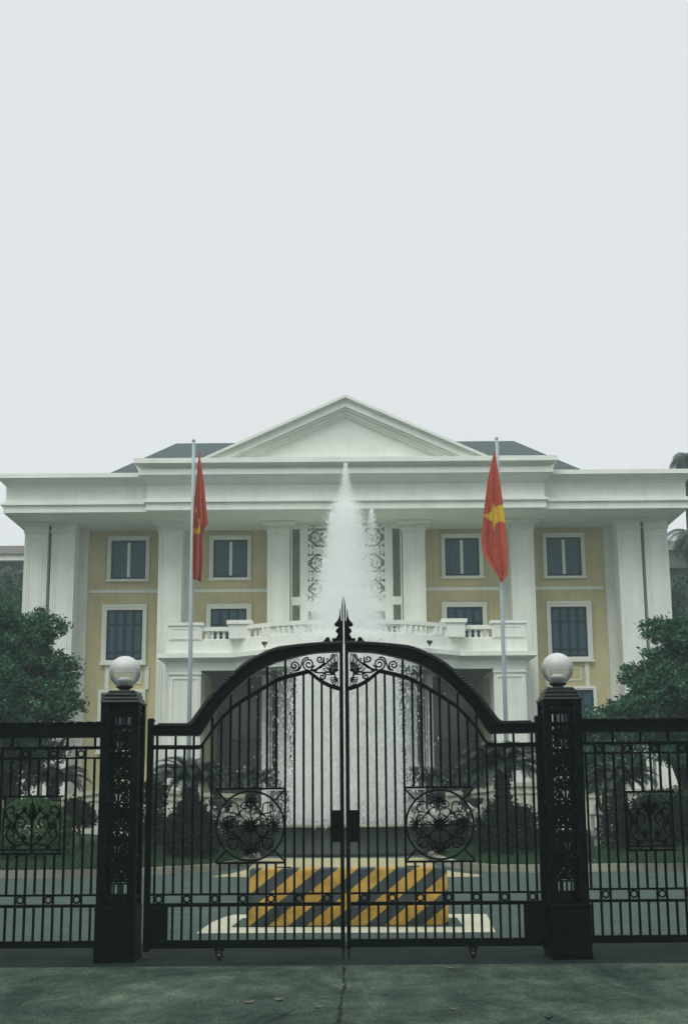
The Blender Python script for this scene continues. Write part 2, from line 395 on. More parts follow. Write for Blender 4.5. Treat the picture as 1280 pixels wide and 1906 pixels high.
def cycad(label, x, y, z0, h, rt, fl, nf, seed, m='frond', up=.9, group='cycads in the garden'):
    t = empty('cycad', (x, y, z0), label, 'cycad', group)
    rg = random.Random(seed); mb = MB()
    k = max(4, int(h / .09))
    pr = []
    for i in range(k + 1):
        z = z0 + h * i / k; q = rt * (1.0 + .12 * math.sin(i * 2.4))
        pr += [(q * 1.08, z), (q * .9, z + h / k * .5)]
    mb.lathe(pr, x, y, 12).build('trunk', 'bark', t)
    V = []; st = MB()
    for i in range(nf):
        az = i * 2.39996 + rg.uniform(-.2, .2); e0 = up * (1 - .75 * (i / nf)) + rg.uniform(-.1, .1); L = fl * rg.uniform(.85, 1.1)
        d = Vector((math.cos(az), math.sin(az), 0)); side = Vector((-d.y, d.x, 0))
        p = Vector((x, y, z0 + h + .02)); e = e0 + .35; pts = [p.copy()]
        for j in range(14):
            e -= 1.9 / 14 * (.5 + j / 14) * rg.uniform(.8, 1.1)
            p = p + (d * math.cos(e) + Vector((0, 0, math.sin(e)))) * L / 14; pts.append(p.copy())
        st.tube(pts[::2], [.012, .011, .010, .008, .006, .005, .003, .002], 4)
        for j in range(1, 14):
            for hlf in (0, .33, .66):
                q = pts[j].lerp(pts[j + 1], hlf); tn = (pts[j + 1] - pts[j]).normalized()
                ll = L * .2 * math.sin(PI * min(1, (j + hlf) / 14 * .85 + .15)) ** .7
                for sg in (-1, 1):
                    e_ = q + (side * sg * .8 + tn * .5 + Vector((0, 0, .22))).normalized() * ll
                    w = tn * .0115 * fl / .9
                    V.append([q - w, q + w, e_ + w * .15, e_ - w * .15])
    cr = quads('crown', V, m, t)
    s2 = st.build('frond_stems', m, t)
    return t

# ------------------------------------------------------------------ ground, roads, lawn
def sheet(name, pts, z, m, sub=1):
    mb = MB(); mb.add([(x, y, z) for x, y in pts], [tuple(range(len(pts)))])
    c = mb.build(name, m); tag(c, kind='structure'); return c
YP = G(640, 1788.5)[1]           # front of the gate pillars
YG = YP + .16                    # gate leaves
sheet('ground', [(-220, -220), (220, -220), (220, 220), (-220, 220)], -.012, 'soil')
yslab = G(640, 1799)[1]
slab = MB(); slab.box(-14, 14, -6, yslab, -.2, .012); tag(slab.build('concrete_driveway', 'slab'), kind='structure')
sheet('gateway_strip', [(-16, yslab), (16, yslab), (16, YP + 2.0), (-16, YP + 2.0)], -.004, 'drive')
sheet('road', [(-40, YP + 2.0), (40, YP + 2.0), (40, 92), (-40, 92)], 0.0, 'asphalt')

# joint crack running down the slab and a hairline branching off
def crack_strip(px, w, name):
    rg = random.Random(len(px)); L = []; Rr = []
    pts = []
    for i in range(len(px) - 1):
        a = Vector(G(*px[i])); b = Vector(G(*px[i + 1])); n = 9
        for k in range(n): pts.append(a.lerp(b, k / n) + Vector((rg.uniform(-1, 1), 0)) * w * .38)
    for i, p in enumerate(pts):
        ww = w * rg.uniform(.25, 1.0)
        L.append((p.x - ww * rg.uniform(.3, .7), p.y, .0165)); Rr.append((p.x + ww * rg.uniform(.3, .7), p.y, .0165))
    n = len(pts); mb = MB(); mb.add(L + Rr, [(i, n + i, n + i + 1, i + 1) for i in range(n - 1)])
    tag(mb.build(name, 'crack'), kind='structure')
crack_strip([(641, 1801), (640, 1820), (641, 1838), (636, 1862), (634, 1885), (631, 1906), (629, 1925)], .03, 'driveway_crack')
crack_strip([(562, 1878), (548, 1882), (535, 1889), (520, 1897), (508, 1903), (490, 1911)], .012, 'driveway_crack')
crack_strip([(645, 1868), (690, 1876), (730, 1880), (770, 1891)], .006, 'driveway_crack')

# pale concrete frame round the road barrier, cream apron before the fountain
def gp(L): return [G(u, v) for u, v in L]
sheet('barrier_surround_paving', gp([(365, 1738), (395, 1717), (420, 1707), (436, 1703), (905, 1702), (922, 1736)]), .006, 'frame')
sheet('barrier_pit_paving', gp([(430, 1727), (452, 1710), (850, 1709), (862, 1726)]), .010, 'asphalt')
sheet('fountain_apron', gp([(392, 1632), (432, 1626), (463, 1618), (473, 1607), (492, 1598), (786, 1597), (804, 1604), (815, 1617), (850, 1624), (897, 1629), (897, 1632), (640, 1636)]), .006, 'apron')

# kerb and planted beds on both sides of the fountain apron
YB = G(640, 1595)[1]             # front of the fountain basin
def bed(px, side):
    line = [G(u, v) for u, v in px]
    kb = MB(); n = len(line); w = .22; h = .17
    up = []; 
    inn = []
    for i in range(n):
        a = Vector(line[max(0, i - 1)]); b = Vector(line[min(n - 1, i + 1)]); t = (b - a).normalized(); nn = Vector((-t.y, t.x))
        if nn.y < 0 and abs(nn.y) > .25: nn = -nn
        if abs(nn.y) <= .25: nn = Vector((side, 0.2)).normalized()
        inn.append((line[i][0] + nn.x * w, line[i][1] + nn.y * w))
    for i in range(n - 1):
        a, b = line[i], line[i + 1]; c, d = inn[i], inn[i + 1]
        kb.add([(*a, -.05), (*b, -.05), (*d, -.05), (*c, -.05), (*a, h), (*b, h), (*d, h), (*c, h)],
               [(0, 1, 5, 4), (4, 5, 6, 7), (1, 2, 6, 5), (2, 3, 7, 6), (3, 0, 4, 7), (3, 2, 1, 0)])
    kb.build('kerb', 'kerb'); tag(bpy.data.objects['kerb'] if side < 0 else bpy.data.objects['kerb.001'], kind='structure')
    far = [(side * 40, 66), (side * 3.2, 66)]
    # mounded lawn
    xs = np.linspace(0, 1, 60); 
    li = np.array(inn)
    seg = np.r_[0, np.cumsum(np.linalg.norm(np.diff(li, axis=0), axis=1))]; seg /= seg[-1]
    ex = np.interp(xs, seg, li[:, 0]); ey = np.interp(xs, seg, li[:, 1])
    rows = 14; V = []; 
    for r in range(rows):
        q = (r / (rows - 1)) ** 1.5
        for i in range(60):
            fx = ex[i] * (1 - q) + (ex[i] * 1.25) * q; fy = ey[i] * (1 - q) + 64 * q
            z = .12 + .34 * min(1, q * 7) + .05 * math.sin(fx * 1.7) * min(1, q * 9) + .04 * math.sin(fy * 2.1 + fx)*min(1, q * 9)
            V.append((fx, fy, z))
    mb = MB(); mb.add(V, [(r * 60 + i, r * 60 + i + 1, (r + 1) * 60 + i + 1, (r + 1) * 60 + i) for r in range(rows - 1) for i in range(59)])
    o = mb.build('lawn', 'lawn', smooth=True); tag(o, kind='structure')
    return np.array(V).reshape(rows, 60, 3)
left_line = [(-330, 1640), (-120, 1638), (0, 1636), (150, 1634), (276, 1630), (340, 1626), (400, 1622), (440, 1615), (463, 1608), (478, 1601), (484, 1597)]
right_line = [(1560, 1624), (1400, 1624), (1280, 1622), (1150, 1622), (1000, 1624), (920, 1624), (870, 1620), (835, 1614), (815, 1607), (803, 1601), (796, 1596)]
LV = bed(left_line, -1); RV = bed(right_line, 1)
rng = np.random.default_rng(3)
gq = []
for LVx in (LV, RV):
    n = 26000
    r = rng.random(n) ** 2.6 * 6.99; c = rng.random(n) * 58.99
    ri = r.astype(int); ci = c.astype(int); fr = (r - ri)[:, None]; fc = (c - ci)[:, None]
    p = (LVx[ri, ci] * (1 - fr) + LVx[ri + 1, ci] * fr) * (1 - fc) + (LVx[ri, ci + 1] * (1 - fr) + LVx[ri + 1, ci + 1] * fr) * fc
    h = rng.uniform(.05, .14, n); a = rng.uniform(0, 2 * PI, n); w = .012
    dx = np.cos(a) * w; dy = np.sin(a) * w; lx = rng.normal(0, .035, n); ly = rng.normal(0, .035, n)
    b0 = p + np.stack([dx, dy, 0 * dx], 1); b1 = p - np.stack([dx, dy, 0 * dx], 1)
    t0 = p + np.stack([lx - dx * .3, ly, h], 1); t1 = p + np.stack([lx + dx * .3, ly, h], 1)
    gq.append(np.stack([b0, b1, t0, t1], 1))
tag(quads('grass', np.concatenate(gq), 'grass'), 'short mown grass on the mounded beds behind the kerb', 'grass', kind='stuff')

# ------------------------------------------------------------------ gate
uc = lambda v: 639 + (v - 1110) * .0075
XC = (P(639, 1110, YG)[0] + P(644, 1780, YG)[0]) / 2
def H(u, v):          # left leaf survey point -> (offset from the meeting line, z)
    x, z = P(u, v, YG); return XC - x, z
def spiral(cx, cz, r0, turns, a0, sgn, n=26, r1=.16):
    out = []
    for i in range(n + 1):
        t = i / n; a = a0 + sgn * 2 * PI * turns * t; r = r0 * (1 - t) + r0 * r1 * t
        out.append((cx + r * math.cos(a), cz + r * math.sin(a)))
    return out
def smooth_line(pts, n=10):
    o = []
    for i in range(len(pts) - 1):
        p0 = pts[max(0, i - 1)]; p1 = pts[i]; p2 = pts[i + 1]; p3 = pts[min(len(pts) - 1, i + 2)]
        for k in range(n):
            t = k / n
            o.append(tuple(.5 * ((2 * p1[j]) + (-p0[j] + p2[j]) * t + (2 * p0[j] - 5 * p1[j] + 4 * p2[j] - p3[j]) * t * t + (-p0[j] + 3 * p1[j] - 3 * p2[j] + p3[j]) * t ** 3) for j in range(2)))
    o.append(tuple(pts[-1])); return o
arc_top = [H(*p) for p in [(283, 1350), (320, 1350), (348, 1350), (358, 1347), (370, 1331), (385, 1310), (400, 1291), (440, 1252), (471, 1229), (512, 1210), (546, 1204), (587, 1200), (625, 1198), (636, 1197.5)]]
arc_bot = [H(*p) for p in [(283, 1370), (320, 1370), (358, 1370), (371, 1370), (381, 1358), (394, 1337), (409, 1316), (443, 1279), (474, 1255), (506, 1237), (538, 1227), (583, 1217), (625, 1214.5), (636, 1214)]]
arc_top = [(o, q - .008) for o, q in smooth_line(arc_top, 4)]; arc_bot = [(o, q + .010) for o, q in smooth_line(arc_bot, 4)]
inn_top = smooth_line([H(*p) for p in [(283, 1387), (330, 1387), (368, 1387), (376, 1383), (388, 1366), (402, 1346), (420, 1326), (440, 1308), (481, 1282), (515, 1263), (534, 1256), (574, 1246)]], 4)
inn_top += smooth_line([H(*p) for p in [(574, 1246), (582, 1252), (596, 1263), (615, 1273), (636, 1279)]], 4)[1:]
inn_bot = [(o, z - .045) for o, z in inn_top]
def zof(line, o):
    L = sorted(line); xs = [p[0] for p in L]; zs = [p[1] for p in L]
    return float(np.interp(o, xs, zs))
Z = lambda v, u=330: H(u, v)[1]
ZA, ZB0, ZB1, ZK0, ZK1 = Z(1665), Z(1681), Z(1688), Z(1750), Z(1765)
O_ST0 = H(283, 1560)[0]; O_ST1 = O_ST0 + .068
SPC = (H(323, 1720)[0] - H(340, 1720)[0]) * 17.45 / 17
O_1 = H(615.6, 1330)[0]
RC = H(466, 1537); RR = RC[1] - H(466, 1604)[1]
RHW = RR * .98; RZ0, RZ1 = RC[1] - RR * 1.03, RC[1] + RR * 1.04
T = .012

def leaf(s, label):
    root = empty('gate_leaf', (XC + s * O_ST0, YG, 0), label, 'gate', 'leaves of the double driveway gate')
    X = lambda o: XC + s * o
    mp = lambda L: [(X(o), z) for o, z in L]
    t3 = lambda L, dy=0: [(X(o), YG + dy, z) for o, z in L]
    # hinge stile and meeting stile
    mb = MB(); mb.box(X(O_ST0 + .004), X(O_ST1), YG - .035, YG + .035, .09, Z(1342)); mb.frust((min(X(O_ST0 - .012), X(O_ST1 + .004)), max(X(O_ST0 - .012), X(O_ST1 + .004)), YG - .045, YG + .045, Z(1342)), (min(X(O_ST0 + .01), X(O_ST1 - .01)), max(X(O_ST0 + .01), X(O_ST1 - .01)), YG - .03, YG + .03, Z(1337)))
    mb.build('hinge_stile', 'iron', root)
    o0, o1 = .010, .048
    mb = MB(); mb.box(X(o0), X(o1), YG - .024, YG + .024, .10, Z(1186, 620))
    mb.box(X(o1 + .001), X(o1 + .006), YG - .030, YG + .030, .12, Z(1280, 620)); mb.build('meeting_stile', 'iron', root)
    # arched top rail with lip, inner rail
    mb = MB(); mb.band(mp(arc_top), mp(arc_bot), YG - .040, YG + .040)
    ar = root_top = mb.build('arch_rail', 'iron', root)
    mb = MB()
    lt = [(o, z + .012) for o, z in arc_top]; mb.band(mp(lt), mp(arc_top), YG - .062, YG + .062)
    lb = [(o, z - .010) for o, z in arc_bot]; mb.band(mp(arc_bot), mp(lb), YG - .050, YG + .050)
    for i in range(2, len(arc_top) - 3):       # hammered beads along the upper edge
        o, z = arc_top[i]; o2, z2 = arc_top[i + 1]; a = math.atan2(z2 - z, -(o2 - o) * 1.0)
        for k in (0, .5):
            oo = o + (o2 - o) * k; zz = z + (z2 - z) * k + .020
            mb.tube([(X(oo) - .03, YG - .045, zz), (X(oo) + .03, YG - .045, zz)], [.008, .012], 5)
    mb.build('arch_moulding', 'ironlip', ar)
    mb = MB(); mb.band(mp(inn_top), mp(inn_bot), YG - .022, YG + .022); mb.build('inner_rail', 'iron', root)
    # lower rails
    b1 = o1 + .0065; st = O_ST0 + .002
    for n_, z0, z1, d in (('rail', ZA - .011, ZA + .011, .014), ('rail', ZB1, ZB0, .020), ('bottom_rail', ZK1, ZK0, .034)):
        MB().box(X(b1 if n_ == 'rail' else o1 + .0065), X(st), YG - d, YG + d, z0, z1).build(n_, 'iron', root)
    # bars
    k = 0
    while True:
        o = O_1 + k * SPC
        if o > O_ST0 - .03: break
        bar = lambda z0, z1: MB().box(X(o) - T, X(o) + T, YG - T, YG + T, z0, z1).build('bar', 'iron', root)
        ztop = zof(lb, o) - .001 if (k % 2 == 1 and k >= 5) else zof(inn_bot, o) + .004
        lo = ZK0 + .0005 if o < H(312, 1720)[0] else ZB0 + .0005
        low = lo
        if k % 3 == 2:
            if lo < ZB0: bar(lo, ZB1 - .0005)
            low = ZA + .0115
        if abs(o - RC[0]) < RHW - .01:
            bar(low, RZ0 - .012); bar(RZ1 + .012, ztop)
        else: bar(low, ztop)
        k += 1
    # rings between the two lower rails
    q = 0
    while O_1 + (q * 3 + .5) * SPC < O_ST0 - .04:
        o = O_1 + (q * 3 + .5) * SPC; zc = (ZA + ZB0) / 2 - .004; r = .034
        MB().tube([(X(o + r * math.cos(a)), YG, zc + r * math.sin(a)) for a in [2 * PI * i / 20 for i in range(20)]], .0095, 6, True).build('ring', 'iron', root, True); q += 1
    # scrollwork spandrel under the arch
    mb = MB(); r = .0085
    def tu(pts, rr=r): mb.tube(t3(pts), rr, 6)
    hh = lambda u, v: H(u, v)
    px = H(500, 1236)[0] - H(501, 1236)[0]
    A = hh(574.4, 1236.5); tu(spiral(A[0], A[1], 11.5 * px, 1.75, -PI / 2, 1, 34)); 
    Bp = hh(595.6, 1227); tu(spiral(Bp[0], Bp[1], 7.5 * px, 1.4, 2.6, 1))
    tu(smooth_line([(Bp[0] - 7.5 * px * .86, Bp[1] + 4 * px * 0), (Bp[0] - 6 * px, Bp[1] - 8 * px), hh(589, 1245), hh(581, 1247)]))
    Cq = hh(600, 1259.5); tu(spiral(Cq[0], Cq[1], 6.5 * px, 1.4, PI * .5, 1))
    tu(smooth_line([hh(581, 1248), hh(590, 1252), hh(602, 1252), hh(612, 1251)]))
    D = hh(548, 1239.5); tu(spiral(D[0], D[1], 9.5 * px, 1.6, -PI * .5, -1, 30))
    tu(smooth_line([(D[0], D[1] - 9.5 * px), hh(556, 1247), hh(560, 1240), hh(564, 1228), hh(571, 1224), (A[0], A[1] + 11 * px)]))
    tu(smooth_line([(A[0] - 11 * px, A[1] - 2 * px), (A[0] - 4 * px, A[1] - 11 * px), hh(586, 1246.5), hh(596, 1243), hh(604, 1237), hh(612, 1230), hh(619, 1224), hh(621, 1219), hh(617.5, 1218)]))
    mb.tube(t3([(A[0] - 5 * px, A[1] - 11 * px), (A[0] - 16 * px, A[1] - 12 * px)]), .009, 6)
    O5 = O_1 + 5 * SPC
    mb.build('scrollwork', 'iron', root, True)
    # half palmettes against the meeting stile
    mb = MB(); c = hh(628, 1256)
    for an, ln in ((8, 23), (24, 29), (41, 33), (57, 36), (72, 38), (86, 39)):
        a = math.radians(an); L = ln * px; w = .11
        pts = []
        for i in range(15):
            t = i / 14; ss = math.sin(PI * t); rad = L * (math.sin(PI * t * .5) if t < .5 else 1) 
            ph = 2 * PI * t - PI
            rr = .30 + .70 * (.5 + .5 * math.cos(ph)); off = .5 * 6.6 * px * math.sin(ph) * (rr ** 1.2)
            ex = L * rr
            pts.append((c[0] + ex * math.cos(a) - off * math.sin(a), c[1] + ex * math.sin(a) + off * math.cos(a)))
        mb.tube(t3(pts), .0062, 5)
        mb.tube(t3([(c[0] + .2 * L * math.cos(a), c[1] + .2 * L * math.sin(a)), (c[0] + .62 * L * math.cos(a), c[1] + .62 * L * math.sin(a))]), [.010, .006], 5)
    c2 = hh(629, 1263)
    for an in (-4, -26, -48, -72):
        a = math.radians(an); L = 14 * px
        pts = [(c2[0] + L * rr * math.cos(a) - of * math.sin(a), c2[1] + L * rr * math.sin(a) + of * math.cos(a)) for rr, of in ((.2, 0), (.6, .012), (.9, .017), (1, 0), (.9, -.017), (.6, -.012), (.2, 0))]
        mb.tube(t3(pts), .0065, 5)
    mb.tube(t3([(c[0] - .01, c[1] + 9 * px), (c[0] + .03, c[1] + 6 * px), (c[0] + .034, c[1]), (c[0] + .02, c[1] - 6 * px), (c[0] - .005, c[1] - 8 * px)]), .010, 6)
    mb.build('palmette', 'iron', root, True)
    # rosette panel
    fr = MB()
    fr2 = MB()
    fr.box(X(RC[0] - RHW), X(RC[0] + RHW), YG - .012, YG + .012, RZ1 - .011, RZ1 + .011)
    fr.box(X(RC[0] - RHW), X(RC[0] + RHW), YG - .012, YG + .012, RZ0 - .011, RZ0 + .011)
    for i in (-1, 1):
        for j in (-1, 1):
            a = (RC[0] + i * RHW, RC[1] + j * RR); b = (RC[0] + i * RR * .69, RC[1] + j * RR * .69)
            MB().tube(t3([a, b]), .010, 6).build('corner_brace', 'iron', root)
    fr.each('rosette_frame', 'iron', root)
    mb = MB(); circ = lambda cx, cz, r, n=28: [(cx + r * math.cos(2 * PI * i / n), cz + r * math.sin(2 * PI * i / n)) for i in range(n)]
    mb.tube(t3(circ(*RC, RR * .97, 40)), .011, 6, True); mb.tube(t3(circ(*RC, RR * .10, 14)), .016, 6, True)
    for i in range(14):                            # flower at the hub
        a = 2 * PI * i / 14
        mb.tube([(X(RC[0] + q * math.cos(a)), YG - dy, RC[1] + q * math.sin(a)) for q, dy in ((RR * .08, .01), (RR * .16, .035), (RR * .22, .01))], [.006, .012, .006], 5)
    mb.lathe([(.001, -.05), (.03, -.04), (.034, 0), (.001, .001)], 0, 0, 10)
    n0 = len(mb.v) - 40
    for i in range(n0, len(mb.v)):
        x, y, z = mb.v[i]; mb.v[i] = (X(RC[0]) + x, YG + z, RC[1] + y)
    for i in range(8):
        a = PI / 4 * i; ca, sa = math.cos(a), math.sin(a)
        f = lambda r_, t_: (RC[0] + r_ * RR * ca - t_ * RR * sa, RC[1] + r_ * RR * sa + t_ * RR * ca)
        mb.tube(t3([f(.2, 0), f(.62 if i % 2 == 0 else .5, 0)]), .007, 5)
        if i % 2 == 0:                             # palmette buds on the four main arms
            for da in (-70, -45, -22, 0, 22, 45, 70):
                b_ = math.radians(da); L = .27 if abs(da) < 60 else .2
                mb.tube(t3([f(.62, 0), f(.62 + L * .6 * math.cos(b_), L * .6 * math.sin(b_) + .01), f(.62 + L * math.cos(b_), L * math.sin(b_))]), [.006, .0105, .004], 5)
            mb.tube(t3([f(.62 + .09 * math.cos(q), .12 * math.sin(q)) for q in [2 * PI * j / 10 for j in range(10)]]), .0075, 5, True)
            for sg in (-1, 1):
                c_ = f(.55, sg * .19); L = spiral(c_[0], c_[1], .12 * RR, 1.2, a + sg * -1.2, sg, 18); mb.tube(t3(L), .0068, 5)
        else:                                      # volutes between them
            for sg in (-1, 1):
                mb.tube(t3(smooth_line([f(.38, 0), f(.55, sg * .06), f(.68, sg * .16), f(.80, sg * .12), f(.84, sg * .03), f(.76, sg * .0)], 5)), .0075, 5)
            mb.tube(t3([f(.5, -.14), f(.46, 0), f(.5, .14)]), [.007, .012, .007], 5)
    mb.tube(t3(circ(*RC, RR * .50, 30)), .005, 5, True)
    mb.build('rosette', 'iron', root, True)
    # finial half: acanthus wings and spear
    zf = lambda v: P(640, v, YG)[1]
    pf = P(648, 1180, YG)[0] - P(647, 1180, YG)[0]
    sil = [(.0055 / pf, 1196), (.0055 / pf, 1109), (2.2, 1117), (3.6, 1128), (3.8, 1142), (3.4, 1156), (4.5, 1156), (5.6, 1145), (6.0, 1133), (7.2, 1134), (8, 1146), (10, 1153), (14, 1158), (17.5, 1162), (15, 1166.5), (11, 1166), (9, 1167.5), (12, 1170), (14.2, 1175), (12.5, 1178.5), (10, 1180), (9.5, 1183), (12.5, 1184.5), (16, 1189), (19, 1187), (21, 1190), (22, 1196), (28, 1189), (31, 1186), (34, 1189), (38, 1194), (44, 1198), (44, 1204), (3, 1204)]
    L = [(X(a * pf), zf(v)) for a, v in sil]
    mb = MB(); mb.poly(L, YG - .018, YG + .018)
    fin = mb.build('finial', 'iron', root)
    mb = MB()
    for (a, v, r_) in ((14.5, 1162, 3.0), (12, 1175, 3.2), (30, 1190, 4.5), (18.5, 1191, 3.5), (37, 1196, 3)):
        mb.lathe([(.001, -r_ * pf), (r_ * pf * .7, -r_ * pf * .7), (r_ * pf, 0), (r_ * pf * .7, r_ * pf * .7), (.001, r_ * pf)], X(a * pf), YG - .012, 10)
        for i in range(len(mb.v) - 50, len(mb.v)):
            x, y, z = mb.v[i]; mb.v[i] = (x, y, z + zf(v))
    mb.tube([(X(4 * pf), YG - .022, zf(1204)), (X(12 * pf), YG - .024, zf(1190)), (X(8 * pf), YG - .024, zf(1178)), (X(5 * pf), YG - .022, zf(1160))], [.010, .014, .012, .006], 6)
    mb.tube([(X(26 * pf), YG - .03, zf(1206)), (X(15 * pf), YG - .032, zf(1194)), (X(6 * pf), YG - .03, zf(1204))], [.006, .012, .008], 6)
    mb.build('finial_leaf', 'iron', fin, True)
    # lock box, corner plate, caster, ground bolt
    MB().box(X(.012), X(H(616.5, 1540)[0]), YG - .05, YG + .05, Z(1567, 620), Z(1508, 620)).build('lock_box', 'iron', root, bevel=.006)
    MB().box(X(H(312, 1720)[0]), X(O_ST0 + .001), YG - .026, YG + .026, ZK0 + .001, ZB1 - .001).build('corner_plate', 'iron', root)
    ow = H(408, 1775)[0]; mb = MB()
    mb.box(X(ow) - .05, X(ow) + .05, YG - .045, YG + .045, ZK1 - .022, ZK1 - .001)
    for q in (-.036, .026): mb.frust((X(ow) + q * .8, X(ow) + q * .8 + .010, YG - .025, YG + .025, .03), (X(ow) + q, X(ow) + q + .010, YG - .04, YG + .04, ZK1 - .0225))
    w_ = mb.build('caster', 'iron', root)
    mb = MB(); mb.lathe([(.008, -.020), (.036, -.020), (.040, -.012), (.040, .012), (.036, .020), (.008, .020)], 0, 0, 16)
    mb.v = [(X(ow) + z, YG + x, .0405 + y) for x, y, z in mb.v]; mb.build('wheel', 'lampmetal', w_)
    mb = MB(); mb.tube([(X(.03), YG - .035, .004), (X(.03), YG - .035, .42)], .008, 6); mb.box(X(.012), X(.05), YG - .047, YG - .0245, .30, .33); mb.build('drop_bolt', 'iron', root)
    return root
leaf(-1, 'black wrought iron gate leaf hinged on the left pillar')
leaf(1, 'black wrought iron gate leaf hinged on the right pillar')

# ------------------------------------------------------------------ pillars and lamps
PIL = []
def pillar(u, vb, label, glabel, du):
    xc, _ = P(u, vb, YP)
    hw = (P(u + 36.3, 1740, YP)[0] - P(u - 36.3, 1740, YP)[0]) / 2; dep = .5
    y0, y1 = YP, YP + dep
    zz = lambda v: P(u, v - du, YP)[1]
    root = empty('gate_pillar', (xc, YP + dep / 2, 0), label, 'gate pillar', 'openwork iron pillars of the gate')
    mb = MB(); mb.box(xc - hw * 1.03, xc + hw * 1.03, y0 - .012, y1 + .012, -.01, zz(1691)); mb.box(xc - hw * 1.06, xc + hw * 1.06, y0 - .02, y1 + .02, zz(1691), zz(1687))
    mb.box(xc - hw * 1.05, xc + hw * 1.05, y0 - .018, y1 + .018, -.008, .03)
    mb.build('base_block', 'iron', root)
    zt = zz(1306); zb = zz(1687)
    pw = .085
    for sx in (-1, 1):
        for yy in (y0, y1 - pw):
            x0 = xc + sx * hw; MB().box(x0, x0 - sx * pw, yy, yy + pw, zb, zt).build('corner_post', 'iron', root)
    def panel(axis, pos, full=True):
        # axis 'x': front/back face spanning x ; 'y': side face spanning y
        mb = MB()
        if axis == 'x': lo, hi = xc - hw + pw, xc + hw - pw; pt = lambda a, z: (a, pos, z)
        else: lo, hi = y0 + pw, y1 - pw; pt = lambda a, z: (pos, a, z)
        c = (lo + hi) / 2; w = hi - lo
        def rect(a0, a1, z0, z1, d=.012):
            if axis == 'x': mb.box(a0, a1, pos - d, pos + d, z0, z1)
            else: mb.box(pos - d, pos + d, a0, a1, z0, z1)
        for v0, v1 in ((1306, 1313), (1319, 1327), (1666, 1674), (1680, 1687)): rect(lo, hi, zz(v1), zz(v0))
        for i in range(1, 5) if full else (2,):
            a = lo + w * i / 5
            rect(a - .009, a + .009, zz(1319), zz(1313)); rect(a - .009, a + .009, zz(1347), zz(1327)); rect(a - .009, a + .009, zz(1666), zz(1643)); rect(a - .008, a + .008, zz(1680), zz(1674))
        rect(lo, hi, zz(1350), zz(1346), .014); rect(lo, hi, zz(1644), zz(1641), .014)
        zm0, zm1 = zz(1641), zz(1350); Ht = zm1 - zm0; n = 6; hh = Ht / n
        for i in range(n):
            if not full and i % 2: continue
            zc = zm0 + hh * (i + .5)
            for sg in (-1, 1):
                L = spiral(c + sg * w * .25, zc + hh * .18, w * .24, 1.5, -PI / 2, sg, 18); mb.tube([pt(a, z) for a, z in L], .0145, 5)
                L = spiral(c + sg * w * .25, zc - hh * .26, w * .22, 1.3, PI / 2, -sg, 16); mb.tube([pt(a, z) for a, z in L], .0135, 5)
                mb.tube([pt(c, zc - hh * .5), pt(c + sg * w * .44, zc - hh * .05), pt(c, zc + hh * .5)], [.011, .016, .011], 5)
                mb.tube([pt(c + sg * w * .5, zc - hh * .5), pt(c + sg * w * .08, zc), pt(c + sg * w * .5, zc + hh * .5)], [.011, .014, .011], 5)
            for da in (-60, -30, 0, 30, 60):
                b = math.radians(da); mb.tube([pt(c, zc - hh * .10), pt(c + .09 * math.sin(b) * 1.3, zc - hh * .1 + .13 * math.cos(b))], [.010, .019], 5)
            mb.tube([pt(c - w * .5, zc + hh * .5), pt(c + w * .5, zc + hh * .5)], .015, 5)
        rect(c - .012, c + .012, zm0, zm1, .012)
        mb.build('openwork_panel', 'iron', root)
    panel('x', y0 + .03); panel('x', y1 - .03, False); panel('y', xc - hw + .03, False); panel('y', xc + hw - .03, False)
    core = MB()
    mb = MB()
    for v0, v1, k in ((1306, 1301, 1.06), (1300, 1294, .93), (1292.5, 1286.5, .84), (1285.5, 1281, .70)):
        e = hw * k; ee = dep / 2 + hw * (k - 1); cy = YP + dep / 2
        zl, zh = zz(v0), zz(v1); zn = zh + (zz(v1 - 1.2) - zh)
        mb.frust((xc - e * .97, xc + e * .97, cy - ee * .97, cy + ee * .97, zl), (xc - e, xc + e, cy - ee, cy + ee, zl + (zh - zl) * .5))
        mb.frust((xc - e, xc + e, cy - ee, cy + ee, zl + (zh - zl) * .5), (xc - e * .98, xc + e * .98, cy - ee * .98, cy + ee * .98, zh))
        mb.box(xc - e * .9, xc + e * .9, cy - ee * .9, cy + ee * .9, zh, zz(v1 - 2) if v1 > 1282 else zh + .003)
    mb.build('stepped_cap', 'ironlip', root)
    cy = YP + dep / 2
    zg = zz(1281) + .003; gr = .173
    g = empty('globe_lamp', (xc, cy, zg), glabel, 'lamp', 'round globe lamps on the gate pillars')
    MB().lathe([(.075, zg), (.055, zg + .012), (.06, zg + .022), (.095, zg + .045), (.098, zg + .055)], xc, cy, 24).build('collar', 'lampmetal', g, True)
    pr = []; c_ = zg + .052 + gr * .93
    for i in range(25):
        a = -PI / 2 + .38 + (PI - .38) * i / 24; pr.append((max(.0005, gr * math.cos(a)), c_ + gr * math.sin(a)))
    MB().lathe(pr, xc, cy, 48).build('globe', 'globe', g, True)
    PIL.append((xc, hw))
    MB().lathe([(.045, zg + .056), (.05, zg + .07), (.085, zg + .10), (.085, zg + .125), (.05, zg + .150), (.02, zg + .155)], xc, cy, 20).build('lamp_bulb', 'bulb', g, True)
pillar(213, 1740, 'black openwork iron pillar left of the gate, carrying a globe lamp', 'clear globe lamp on top of the left gate pillar', -3)
pillar(1063, 1740, 'black openwork iron pillar right of the gate, carrying a globe lamp', 'clear globe lamp on top of the right gate pillar', 3)

